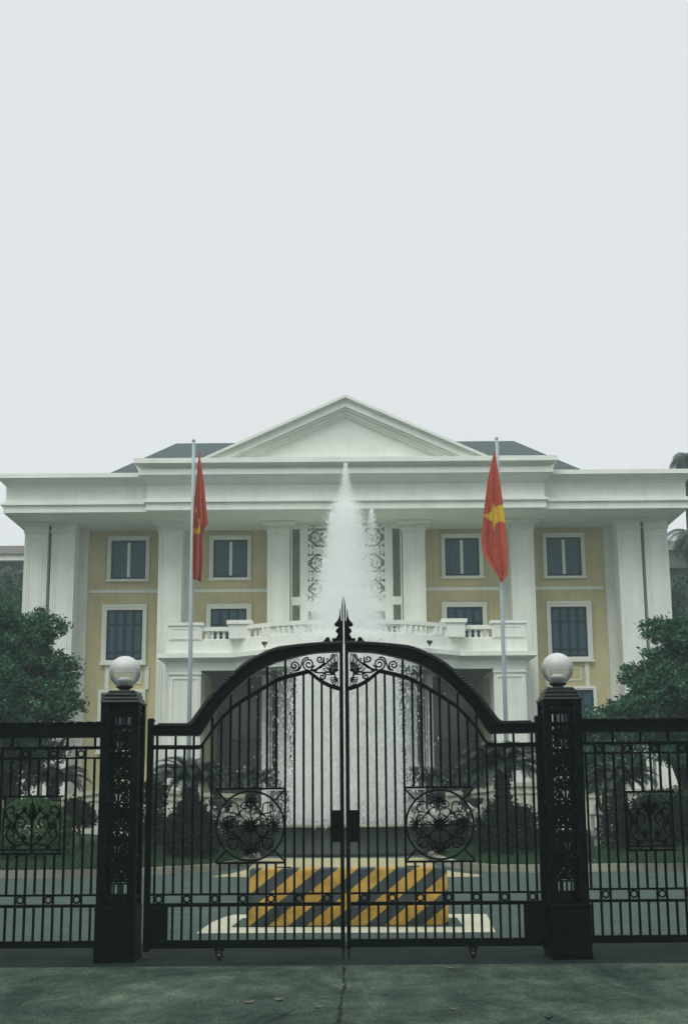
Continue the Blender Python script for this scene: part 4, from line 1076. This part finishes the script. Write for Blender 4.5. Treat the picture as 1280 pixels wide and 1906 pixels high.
# balusters along the front
bp = front(-.1, hb); seg = [0]
for i in range(len(bp) - 1): seg.append(seg[-1] + math.hypot(bp[i + 1][0] - bp[i][0], bp[i + 1][1] - bp[i][1]))
tot = seg[-1]; nb = 66
hp0, hp1 = hf(430, 865, 1180, YBL), hf(468, 823, 1180, YBL); he0, he1 = hf(315, 976, 1180, YBL), hf(376, 914, 1180, YBL)
piers = [XB + s * hped for s in (-1, 1)]
zb0, zb1 = zz(1188), zz(1173); solid = MB(); nbal = 0
for i in range(nb):
    d = tot * (i + .5) / nb; x = float(np.interp(d, seg, [p[0] for p in bp])); y = float(np.interp(d, seg, [p[1] for p in bp]))
    o = abs(x - XB)
    if hp1 - .05 < o < hp0 + .05 or o > he1 - .05: continue
    if o < hp1 and (i % 6) in (0, 1): solid.box(x - .17, x + .17, y - .14, y + .14, zb0, zb1); continue
    hgt = zb1 - zb0
    MB().lathe([(.10, zb0), (.10, zb0 + hgt * .1), (.05, zb0 + hgt * .18), (.10, zb0 + hgt * .4), (.055, zb0 + hgt * .75), (.05, zb0 + hgt * .85), (.095, zb0 + hgt * .92), (.095, zb1)], x, y, 8).build('baluster', 'trim', bal, True); nbal += 1
solid.each('balustrade_block', 'trim', bal)
for s in (-1, 1):
    mb = MB(); a, b = sorted((XB + s * he0, XB + s * he1)); y0 = YBL - .16; mb.box(a, b, y0, YBL + .5, zz(1190) + .001, zz(1163)); mb.box(a - .08, b + .08, y0 - .08, YBL + .58, zz(1163), zz(1157.5))
    for q in (zz(1169), zz(1187)): mb.box(a + .15, b - .15, y0 - .025, y0, q - .025, q + .025)
    for x in (a + .15, b - .2): mb.box(x, x + .05, y0 - .024, y0, zz(1187) + .026, zz(1169) - .026)
    mb.build('pedestal', 'trim', bal)
    mb = MB(); a, b = sorted((XB + s * hp0, XB + s * hp1)); y0 = YBL - .75; mb.box(a, b, y0, YBL + .2, zz(1190) + .0015, zc(1160, y0)); mb.box(a - .1, b + .1, y0 - .1, YBL + .3, zc(1160, y0), zc(1153, y0)); mb.build('pedestal', 'trim', bal)
    xs = XB + s * hf(492, 796, 1200, YBL - 1.6); ys = YBL - 2.2; z_ = zc(1203, ys)
    mb = MB(); mb.tube([(xs, ys + .3, z_), (xs, ys, z_), (xs, ys, z_ + .08)], .03, 6); mb.lathe([(.05, z_ + .05), (.14, z_ + .16), (.15, z_ + .24), (.02, z_ + .25)], xs, ys, 10); mb.build('spotlight', 'lampmetal', bal)

# ------------------------------------------------------------------ neighbouring buildings
def side_building(s, ux, label, v0, v1, v2, v3):
    Y = 92.0; x_in = P(ux, 1020, Y)[0]; x_out = x_in + s * 22; xi2 = x_in - s * 6
    rt = empty('side_building', ((x_in + x_out) / 2, Y, 0), label, 'building')
    zr_, ze_, zf_, zw_ = [P(ux, v, Y)[1] for v in (v0, v1, v2, v3)]
    lo, hi = sorted((xi2, x_out))
    MB().box(lo + .6, hi - .6, Y, Y + 12, -.02, zf_).build('wall', 'greywall', rt)
    MB().box(lo, hi, Y - .7, Y + 12.7, zf_, ze_).build('fascia', 'trim' if s < 0 else 'greywall', rt)
    mb = MB(); mb.add([(lo - .2, Y - .9, ze_), (hi + .2, Y - .9, ze_), (hi + .2, Y + 13, ze_), (lo - .2, Y + 13, ze_), (lo + 1, Y + 2.5, zr_), (hi - 1, Y + 2.5, zr_), (hi - 1, Y + 9.5, zr_), (lo + 1, Y + 9.5, zr_)], [(0, 1, 5, 4), (1, 2, 6, 5), (2, 3, 7, 6), (3, 0, 4, 7), (4, 5, 6, 7), (3, 2, 1, 0)]); mb.build('roof', 'tile2', rt)
    for i in range(6):
        xx = lo + 1.5 + i * (hi - lo - 3) / 6
        for zk in (.55, .15):
            w_ = MB().box(xx, xx + 2.6, Y - .06, Y - .002, zf_ * zk, zf_ * (zk + .32)).build('window', 'darkglass', rt)
            mb = MB(); mb.box(xx + 1.24, xx + 1.36, Y - .1, Y - .061, zf_ * zk, zf_ * (zk + .32)); mb.box(xx, xx + 2.6, Y - .11, Y - .0615, zf_ * zk - .1, zf_ * zk + .05); mb.build('window_frame', 'pane', w_)
side_building(-1, 48, 'low tiled side building seen beyond the left end columns', 1003, 1035, 1046, 1100)
side_building(1, 1238, 'grey tiled side building seen beyond the right end columns', 994, 1028, 1060, 1100)

# ------------------------------------------------------------------ flagpoles and flags
YPO = 56.0
def flagpole(u, v, vt, label, lean):
    x, _ = P(u, v, YPO); zt_ = P(u, vt, YPO)[1] if False else P(lean, vt, YPO)[1]
    t = empty('flagpole', (x, YPO, 0), label, 'flagpole', 'flagpoles before the building')
    MB().tube([(x, YPO, .0), (x, YPO, zt_ * .5), (x, YPO, zt_)], [.095, .08, .06], 12).build('pole', 'pole', t, True)
    MB().lathe([(.05, zt_), (.075, zt_ + .04), (.08, zt_ + .09), (.03, zt_ + .15)], x, YPO, 10).build('finial', 'pole', t, True)
    MB().lathe([(.26, -.01), (.26, .12), (.14, .16), (.12, .5), (.09, .52)], x, YPO, 14).build('base', 'pole', t, True)
    mb = MB(); mb.tube([(x + .10, YPO - .02, zt_ - .05), (x + .11, YPO - .03, zt_ * .5), (x + .10, YPO - .02, 1.2)], .010, 4); mb.build('halyard', 'pole', t)
    return x
xpl = flagpole(356.5, 1080, 823, 'grey flagpole in front of the left portico column', 363)
xpr = flagpole(932, 1080, 819, 'grey flagpole in front of the right portico column', 924)
def flag(label, left, right, stars, Y, folds, amp, bottom=None):
    lv = np.array([p[1] for p in left]); lu = np.array([p[0] for p in left]); rv = np.array([p[1] for p in right]); ru = np.array([p[0] for p in right])
    nu, nv = 56, 150
    vl = np.linspace(lv[0], lv[-1], nv + 1); vr = np.linspace(rv[0], rv[-1], nv + 1)
    UV = np.zeros((nv + 1, nu + 1, 2)); PT = np.zeros((nv + 1, nu + 1, 3))
    for j in range(nv + 1):
        a = (np.interp(vl[j], lv, lu), vl[j]); b = (np.interp(vr[j], rv, ru), vr[j]); q = j / nv
        for i in range(nu + 1):
            s = i / nu; u = a[0] * (1 - s) + b[0] * s; v = a[1] * (1 - s) + b[1] * s
            UV[j, i] = (u, v)
            x, z = P(u, v, Y)
            fd = sum(A * math.sin(2 * PI * (k * s + ph) + q * tw) for A, k, ph, tw in folds) * amp * min(1, .15 + q * 1.6)
            PT[j, i] = (x, Y - .06 - (fd + amp * 1.15) * (.35 + .65 * min(1, q * 3)), z)
    rt = empty('flag', (*P(*left[0], Y)[:1], Y, P(*left[0], Y)[1]), label, 'flag', 'red flags with a yellow star')
    def inside(p, poly):
        c = False; n = len(poly)
        for i in range(n):
            (x1, y1), (x2, y2) = poly[i], poly[i - 1]
            if (y1 > p[1]) != (y2 > p[1]) and p[0] < (x2 - x1) * (p[1] - y1) / (y2 - y1) + x1: c = not c
        return c
    A = []; S = []
    for j in range(nv):
        for i in range(nu):
            c = UV[j:j + 2, i:i + 2].reshape(-1, 2).mean(0)
            q = (PT[j, i], PT[j, i + 1], PT[j + 1, i + 1], PT[j + 1, i])
            (S if any(inside(c, g) for g in stars) else A).append(q)
    def cloth(name, Q, m_):
        idx = {}; vs = []; fs = []
        for q in Q:
            f = []
            for p in q:
                k = tuple(np.round(p, 5))
                if k not in idx: idx[k] = len(vs); vs.append(k)
                f.append(idx[k])
            fs.append(tuple(f))
        mb = MB(); mb.add(vs, fs); o = mb.build(name, m_, rt, True)
        so_ = o.modifiers.new('cloth_thickness', 'SOLIDIFY'); so_.thickness = .006
    cloth('cloth', A, 'red'); cloth('star', S, 'star')
flag('red flag hanging open on the right pole, most of its yellow star showing',
     [(918, 842), (912, 868), (905, 900), (898, 955), (893, 1012), (897, 1035), (908, 1052), (921, 1070), (929, 1082)],
     [(920, 842), (924, 868), (929, 900), (935, 950), (939, 985), (942, 1020), (943, 1050), (943, 1070), (934, 1085)],
     [[(916.5, 935), (920, 945), (935, 942), (938, 976), (922.5, 973.5), (916.5, 990), (914, 972), (897, 964), (912.5, 955)]], YPO - .12,
     [(1, 1.1, .1, 1.0), (.5, 2.6, .3, -2.0), (.25, 5, .1, 2)], .15)
flag('red flag folded tight against the left pole, only slivers of its star showing',
     [(371, 843), (369, 868), (366, 905), (363.6, 932), (362, 960), (361, 990), (360.5, 1040), (360, 1078)],
     [(372, 843), (375.7, 868), (381, 907), (384, 940), (386, 960), (388, 976), (381, 986), (377.5, 1000), (378.5, 1045), (376, 1085)],
     [[(362, 985), (374, 987), (374, 997), (362, 995)], [(370, 966), (372.5, 966), (374.5, 988), (371, 988)], [(364, 948), (366.5, 944), (366.5, 956), (364, 957)]], YPO - .12,
     [(1, 1.6, .2, 1.5), (.6, 3.4, .5, -2.5), (.3, 6, .2, 3)], .13)

# ------------------------------------------------------------------ garden walls, bowls, lantern
def garden_wall(label, px, Y, vb, seed):
    pts = [P(u, v, Y) for u, v in px]; zb_ = 0.2
    t = empty('garden_wall', (pts[0][0], Y, 0), label, 'garden wall', 'pale stone walls behind the planting')
    up = pts; lo = [(x, zb_ - .25) for x, _ in pts]
    mb = MB(); mb.band([(x, z_ - .16) for x, z_ in up], lo, Y, Y + .4); mb.build('wall', 'stone', t)
    mb = MB(); mb.band(up, [(x, z_ - .155) for x, z_ in up], Y - .1, Y + .5); mb.band([(x, z_ - .36) for x, z_ in up], [(x, z_ - .42) for x, z_ in up], Y - .05, Y); mb.build('coping', 'frame', t)
    mb = MB(); x0, x1 = sorted((pts[0][0], pts[-1][0])); zq = P(px[0][0], 1541, Y)[1]; mb.box(x0, x1, Y - .12, Y - .001, -.05, zq); mb.build('plinth', 'stone', t)
garden_wall('pale garden wall with sloping coping behind the left planting', [(-60, 1489), (60, 1486), (115, 1481), (180, 1470), (300, 1466), (350, 1474), (455, 1478)], 52, 1550, 1)
garden_wall('pale garden wall behind the planting right of the fountain', [(830, 1474), (905, 1466), (960, 1456), (1000, 1456), (1060, 1462), (1140, 1466), (1330, 1474)], 52, 1550, 2)
def bowl(u, v, label):
    Y = 44.0; x, zt_ = P(u, v, Y); w = .36
    t = empty('planter_bowl', (x, Y, .3), label, 'planter', 'dark planter bowls on pedestals')
    MB().lathe([(.12, zt_ - .40), (.22, zt_ - .36), (w, zt_ - .12), (w + .03, zt_ - .02), (w + .03, zt_), (w - .04, zt_), (w - .06, zt_ - .06)], x, Y, 24).build('bowl', 'bowl', t, True)
    MB().lathe([(.30, .25), (.28, .6), (.2, .7), (.18, zt_ - .5), (.22, zt_ - .402)], x, Y, 16).build('pedestal', 'stone', t, True)
bowl(411, 1489, 'dark planter bowl left of the fountain, behind the left gate rosette')
bowl(877, 1485, 'dark planter bowl right of the fountain, beside the big cycad')
yl = 38.0; xL, zL0 = P(1112, 1588, yl); sc = P(1113, 1540, yl)[0] - P(1112, 1540, yl)[0]
zl_ = lambda v: P(1112, v, yl)[1]
ln = empty('stone_lantern', (xL, yl, .3), 'pale stone garden lantern on the lawn right of the gate', 'stone lantern')
def sq(mb, rows):
    for (h0_, v0), (h1_, v1) in zip(rows[:-1], rows[1:]):
        a, b = h0_ * sc, h1_ * sc; mb.frust((xL - a, xL + a, yl - a, yl + a, zl_(v0)), (xL - b, xL + b, yl - b, yl + b, zl_(v1)))
mb = MB(); sq(mb, [(9, 1592), (8, 1583), (4.5, 1576), (5, 1562), (9, 1556), (10, 1549)]); mb.build('pedestal', 'lantern', ln)
mb = MB(); sq(mb, [(10.5, 1548.5), (11, 1543), (9, 1541)]); 
for i in (-1, 1):
    for j in (-1, 1): mb.box(xL + i * 7 * sc - .035, xL + i * 7 * sc + .035, yl + j * 7 * sc - .035, yl + j * 7 * sc + .035, zl_(1541), zl_(1519))
mb.build('light_chamber', 'lantern', ln)
mb = MB(); sq(mb, [(10, 1518.8), (12, 1516), (11, 1514), (5, 1507), (3, 1502), (1.2, 1495)]); mb.build('roof', 'lantern', ln)

# ------------------------------------------------------------------ trees, shrubs, cycads
def bl(u, v, Y, ru, rv, rd=None):     # survey ellipse at depth Y -> blob
    x, z_ = P(u, v, Y); px = Y / F * 1.02
    return (x, Y, z_, ru * px, (rd or ru) * px, rv * px)
Yt = 38.0
tree('broadleaf_tree', 'dense broadleaf tree behind the left fence panel', 'tree', *P(20, 1500, Yt)[:1], Yt, 2.2, .16,
     [bl(20, 1210, Yt, 55, 60), bl(-50, 1180, Yt - .6, 70, 60), bl(70, 1190, Yt + .3, 32, 38), bl(95, 1260, Yt, 40, 50), bl(40, 1290, Yt - .7, 75, 60), bl(-60, 1290, Yt, 90, 80), bl(105, 1320, Yt - .3, 38, 44), bl(20, 1370, Yt - .3, 70, 50), bl(122, 1238, Yt + .2, 14, 10), bl(80, 1160, Yt, 16, 12)],
     2700, 20, .135, .10, 'leaf', 21, ratio=.40, clump=150)
tree('broadleaf_tree', 'dense broadleaf tree behind the right fence panel', 'tree', *P(1275, 1500, Yt)[:1], Yt, 2.2, .16,
     [bl(1260, 1220, Yt, 52, 52), bl(1340, 1210, Yt - .6, 70, 70), bl(1205, 1280, Yt, 32, 38), bl(1260, 1300, Yt - .6, 66, 58), bl(1335, 1310, Yt, 80, 80), bl(1180, 1320, Yt - .2, 34, 28), bl(1270, 1370, Yt, 72, 50), bl(1235, 1180, Yt, 26, 20), bl(1262, 1165, Yt, 20, 12)],
     2700, 20, .135, .10, 'leaf', 22, ratio=.40, clump=150)
def shrub(name, label, cat, blobs, n, per, size, spread, m_, seed, stem=True, group=None, x=None, ratio=.45, shell=.7, zb=.35):
    b0 = blobs[0]; t = empty(name, (b0[0], b0[1], zb), label, cat, group)
    mb = MB(); rg = random.Random(seed)
    for b in blobs: mb.tube([(b0[0], b0[1], zb - .1), ((b0[0] + b[0]) / 2, b0[1], (zb + b[2]) / 2), (b[0], b[1], b[2])], [.06, .045, .015], 5)
    mb.build('stems', 'bark', t)
    crown('crown', t, blobs, n, per, size, spread, m_, seed, ratio, shell, zmin=.25)
    return t
gs = 'shrubs behind the fence'
shrub('shrub', 'leafy green shrub right of the right pillar, below the tree', 'shrub', [bl(1118, 1345, 42, 34, 22), bl(1095, 1385, 42, 28, 45), bl(1150, 1400, 42, 46, 48), bl(1120, 1430, 41.5, 40, 40)], 620, 18, .13, .12, 'leaf', 31, group=gs)
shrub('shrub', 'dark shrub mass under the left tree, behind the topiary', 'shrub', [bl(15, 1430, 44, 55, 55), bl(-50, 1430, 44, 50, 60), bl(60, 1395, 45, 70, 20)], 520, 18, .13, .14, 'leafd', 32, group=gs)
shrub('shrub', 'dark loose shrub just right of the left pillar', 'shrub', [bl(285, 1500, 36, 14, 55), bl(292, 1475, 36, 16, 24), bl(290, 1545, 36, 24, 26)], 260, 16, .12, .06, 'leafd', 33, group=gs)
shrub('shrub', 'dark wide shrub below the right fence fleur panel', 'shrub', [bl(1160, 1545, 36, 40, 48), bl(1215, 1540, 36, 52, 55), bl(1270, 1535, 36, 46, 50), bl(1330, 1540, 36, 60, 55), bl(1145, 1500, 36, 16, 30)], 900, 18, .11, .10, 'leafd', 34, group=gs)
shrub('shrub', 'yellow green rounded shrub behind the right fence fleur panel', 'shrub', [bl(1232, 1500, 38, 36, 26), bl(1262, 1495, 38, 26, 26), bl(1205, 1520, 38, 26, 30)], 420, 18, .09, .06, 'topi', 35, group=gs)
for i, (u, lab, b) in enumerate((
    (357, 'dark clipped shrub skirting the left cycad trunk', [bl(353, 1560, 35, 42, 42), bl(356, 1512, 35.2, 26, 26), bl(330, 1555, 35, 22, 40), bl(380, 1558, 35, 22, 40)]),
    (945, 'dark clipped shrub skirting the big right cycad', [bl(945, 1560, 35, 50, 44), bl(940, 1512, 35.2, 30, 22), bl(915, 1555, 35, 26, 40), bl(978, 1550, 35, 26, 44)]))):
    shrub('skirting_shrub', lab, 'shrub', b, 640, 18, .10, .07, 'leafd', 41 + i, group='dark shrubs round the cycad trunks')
shrub('flowering_shrub', 'low shrub with white flowers left of the fountain', 'shrub', [bl(415, 1545, 38, 34, 34), bl(450, 1550, 38.5, 30, 30), bl(485, 1555, 39, 26, 28)], 420, 16, .10, .07, 'leafd', 51, group='flowering shrubs beside the fountain')
shrub('flowering_shrub', 'low shrub with white flowers right of the fountain', 'shrub', [bl(870, 1545, 38, 34, 34), bl(835, 1550, 38.5, 30, 30), bl(800, 1552, 39, 24, 26)], 420, 16, .10, .07, 'leafd', 52, group='flowering shrubs beside the fountain')
rng = np.random.default_rng(5)
for k, (t_, us) in enumerate((('flowering_shrub', (400, 425, 448, 470)), ('flowering_shrub.001', (775, 800, 835, 870, 890)))):
    t = bpy.data.objects[t_]; 
    for u in us:
        x, z_ = P(u, 1520, 37.6); c = np.array([x, 37.7, z_]); quads('flower_cluster', leaf_quads(c + rng.normal(size=(60, 3)) * np.array([.20, .1, .13]), .11, rng, 0, .75), 'flower', t)
# clipped domes of the topiary
def topiary(u, v, ru, rv, Y, label, seed, m_='topi'):
    b = bl(u, v, Y, ru, rv); t = empty('topiary_bush', (b[0], b[1], .3), label, 'topiary bush', 'round clipped bushes')
    rg = np.random.default_rng(seed); n = 15000; d = rg.normal(size=(n, 3)); d /= np.linalg.norm(d, axis=1, keepdims=True)
    bump = 1 + .035 * np.sin(d[:, 0] * 9 + 1) * np.sin(d[:, 2] * 8) + rg.normal(0, .03, n)
    p = np.array(b[:3]) + d * np.array(b[3:6]) * bump[:, None]; p = p[p[:, 2] > .28]
    MB().tube([(b[0], b[1], .2), (b[0], b[1], b[2])], [.07, .05], 8).build('trunk', 'bark', t)
    quads('crown', leaf_quads(p, .075, rg, 0, .55), m_, t)
topiary(62, 1548, 66, 58, 34.5, 'big round clipped bush behind the left fence panel', 61)
topiary(-38, 1545, 52, 54, 34.5, 'round clipped bush cut by the left edge of the photo', 62)
tree('small_tree', 'small dark standard tree beside the round topiary', 'tree', P(147, 1580, 36)[0], 36.0, P(147, 1530, 36)[1], .045,
     [bl(146, 1512, 36, 22, 22), bl(158, 1520, 36, 18, 18), bl(134, 1508, 36, 16, 20)], 240, 16, .10, .06, 'leafd', 71)
# cycads (label, u, v of crown base, Y, ground z, trunk r, frond length, n)
def cyc(label, u, v, Y, z0, rt, fl, nf, seed, m_='frond', up=.9):
    x, zt_ = P(u, v, Y); cycad(label, x, Y, z0, max(.15, zt_ - z0), rt, fl, nf, seed, m_, up)
cyc('cycad with a thick dark trunk left of the fountain', 357, 1462, 35.2, .4, .17, 1.25, 62, 81)
cyc('large cycad with a thick trunk right of the fountain', 934, 1446, 35.2, .4, .21, 1.45, 70, 82, up=1.1)
cyc('cycad with low dark crown behind the round topiary', 100, 1464, 38, .4, .17, 1.15, 56, 83)
cyc('dark cycad behind the right fence, beside the stone lantern', 1150, 1462, 37, .4, .18, 1.2, 56, 84)
cyc('small teal cycad on the ledge left of the water', 470, 1466, 49, 1.5, .16, 1.35, 50, 85)
cyc('small teal cycad on the ledge right of the water', 800, 1463, 49, 1.5, .16, 1.35, 50, 86)
cyc('small cycad half hidden by the left cycad trunk', 405, 1458, 50, 1.4, .16, 1.3, 46, 87)
cyc('small cycad between the water and the big right cycad', 868, 1458, 50, 1.4, .16, 1.3, 46, 88)
# tall palm beyond the right end of the building
xp, zp = P(1277, 850, 88)
pt = empty('palm_tree', (xp, 88, 0), 'tall palm rising above the right end of the cornice', 'palm tree')
MB().tube([(xp - .2, 88, 0), (xp - .1, 88, zp * .5), (xp, 88, zp)], [.36, .28, .24], 10).build('trunk', 'bark', pt, True)
V = []; rg = random.Random(9); 
for i in range(46):
    az = i * 2.4; e = rg.uniform(-.3, 1.3); L = rg.uniform(1.4, 2.1); d = Vector((math.cos(az), math.sin(az), 0)); sd_ = Vector((-d.y, d.x, 0)); p = Vector((xp, 88, zp))
    for j in range(12):
        e -= .2; q = p + (d * math.cos(e) + Vector((0, 0, math.sin(e)))) * L / 12
        for sg in (-1, 1):
            for k in (0, .33, .66):
                b = p.lerp(q, k); tip = b + (sd_ * sg * .55 + (q - p).normalized() * .5 + Vector((0, 0, -.55))) * .62 * math.sin(PI * min(1, (j + 2) / 13)); w = (q - p) * .16
                V.append([b - w, b + w, tip + w * .2, tip - w * .2])
        p = q
quads('crown', V, 'frond', pt)
for (u, v, lab, sd0) in ((18, 1075, 'feathery dark palm in front of the left side building', 91), (1290, 1000, 'shaggy dark palm hanging at the right photo edge', 92)):
    x, z_ = P(u, v, 84); t = empty('palm_tree', (x, 84, 0), lab, 'palm tree')
    MB().tube([(x, 84, 0), (x + .1, 84, z_)], [.3, .2], 8).build('trunk', 'bark', t, True); V = []; rg = random.Random(sd0)
    for i in range(40):
        az = i * 2.4; e = rg.uniform(-.6, 1.2); L = rg.uniform(1.6, 2.4); d = Vector((math.cos(az), math.sin(az), 0)); sd_ = Vector((-d.y, d.x, 0)); p = Vector((x + .1, 84, z_))
        for j in range(10):
            e -= .2; q = p + (d * math.cos(e) + Vector((0, 0, math.sin(e)))) * L / 10
            for sg in (-1, 1):
                for k in (0, .5):
                    b = p.lerp(q, k); tip = b + (sd_ * sg * .6 + (q - p).normalized() * .4 + Vector((0, 0, -.5))) * .6; w = (q - p) * .22
                    V.append([b - w, b + w, tip + w * .2, tip - w * .2])
            p = q
    quads('crown', V, 'frond', t)
for (u, v, ru, rv, Y, lab, sd0) in ((-5, 1130, 60, 55, 78, 'dark tree filling the gap left of the end columns', 93), (1300, 1130, 60, 70, 78, 'dark tree filling the gap right of the end columns', 94)):
    x, _ = P(u, 1500, Y)
    tree('background_tree', lab, 'tree', x, Y, 6.5, .25, [bl(u, v, Y, ru, rv), bl(u + 10, v + 90, Y, ru, rv), bl(u - 20, v + 180, Y, ru * 1.2, rv * 1.2), bl(u, v + 290, Y, ru * 1.4, rv * 1.3)], 1500, 18, .24, .24, 'leaf', sd0, 'trees beside the building')

# ------------------------------------------------------------------ fallen leaves and one pebble on the drive
for i, (u, v, s_, lab) in enumerate(((463, 1868, .052, 'pale dry leaf on the concrete, leftmost of those left of the crack'), (520, 1863, .050, 'pale dry leaf on the concrete, farther back of the two long ones'), (593, 1877, .036, 'pale dry leaf on the concrete, closest to the left of the crack'),
        (838, 1804, .040, 'pale dry leaf lying at the far edge of the concrete'), (844, 1881, .030, 'small pale dry leaf on the concrete right of the crack'), (1020, 1898, .034, 'dark pebble in leaf shape below the right gate pillar'), (271, 1784, .034, 'pale dry leaf at the foot of the left pillar'))):
    x, y = G(u, v, .012); rg = random.Random(i); a = rg.uniform(-.5, .5)
    mb = MB(); n = 8; V = []; 
    for j in range(n + 1):
        t = j / n; w = s_ * .42 * math.sin(PI * t) ** .8 + .0008; zz_ = .016 + .012 * (2 * t - 1) ** 2
        for q in (-1, -.4, .4, 1):
            lx, ly = (t - .5) * 2 * s_, q * w; V.append((x + lx * math.cos(a) - ly * math.sin(a), y + lx * math.sin(a) + ly * math.cos(a) * 1.4, zz_ + .010 * abs(q) ** 2))
    mb.add(V, [(j * 4 + k, j * 4 + k + 1, (j + 1) * 4 + k + 1, (j + 1) * 4 + k) for j in range(n) for k in range(3)])
    o = mb.build('fallen_leaf', 'dryleaf' if i != 5 else 'crack', at=(x, y, .016), smooth=True); tag(o, lab, 'leaf', 'fallen leaves on the drive')  # the dark one stands for a pebble, built with the leaf mesh
    sm = o.modifiers.new('leaf_thickness', 'SOLIDIFY'); sm.thickness = .0012

# ------------------------------------------------------------------ damp air
hz = MB().box(-224, 224, -224, 224, -1.3, 40).build('haze', 'white'); tag(hz, 'thin damp haze between the gate and the building', 'haze', kind='stuff')
hm = bpy.data.materials.new('damp_air'); hm.use_nodes = True; hn = hm.node_tree; hn.nodes.clear()
ho = hn.nodes.new('ShaderNodeOutputMaterial'); hv = hn.nodes.new('ShaderNodeVolumePrincipled'); hv.inputs['Density'].default_value = .0012
hv.inputs['Color'].default_value = (.84, .97, .95, 1); hv.inputs['Anisotropy'].default_value = .2
hn.links.new(hv.outputs[0], ho.inputs['Volume']); hz.data.materials.clear(); hz.data.materials.append(hm)
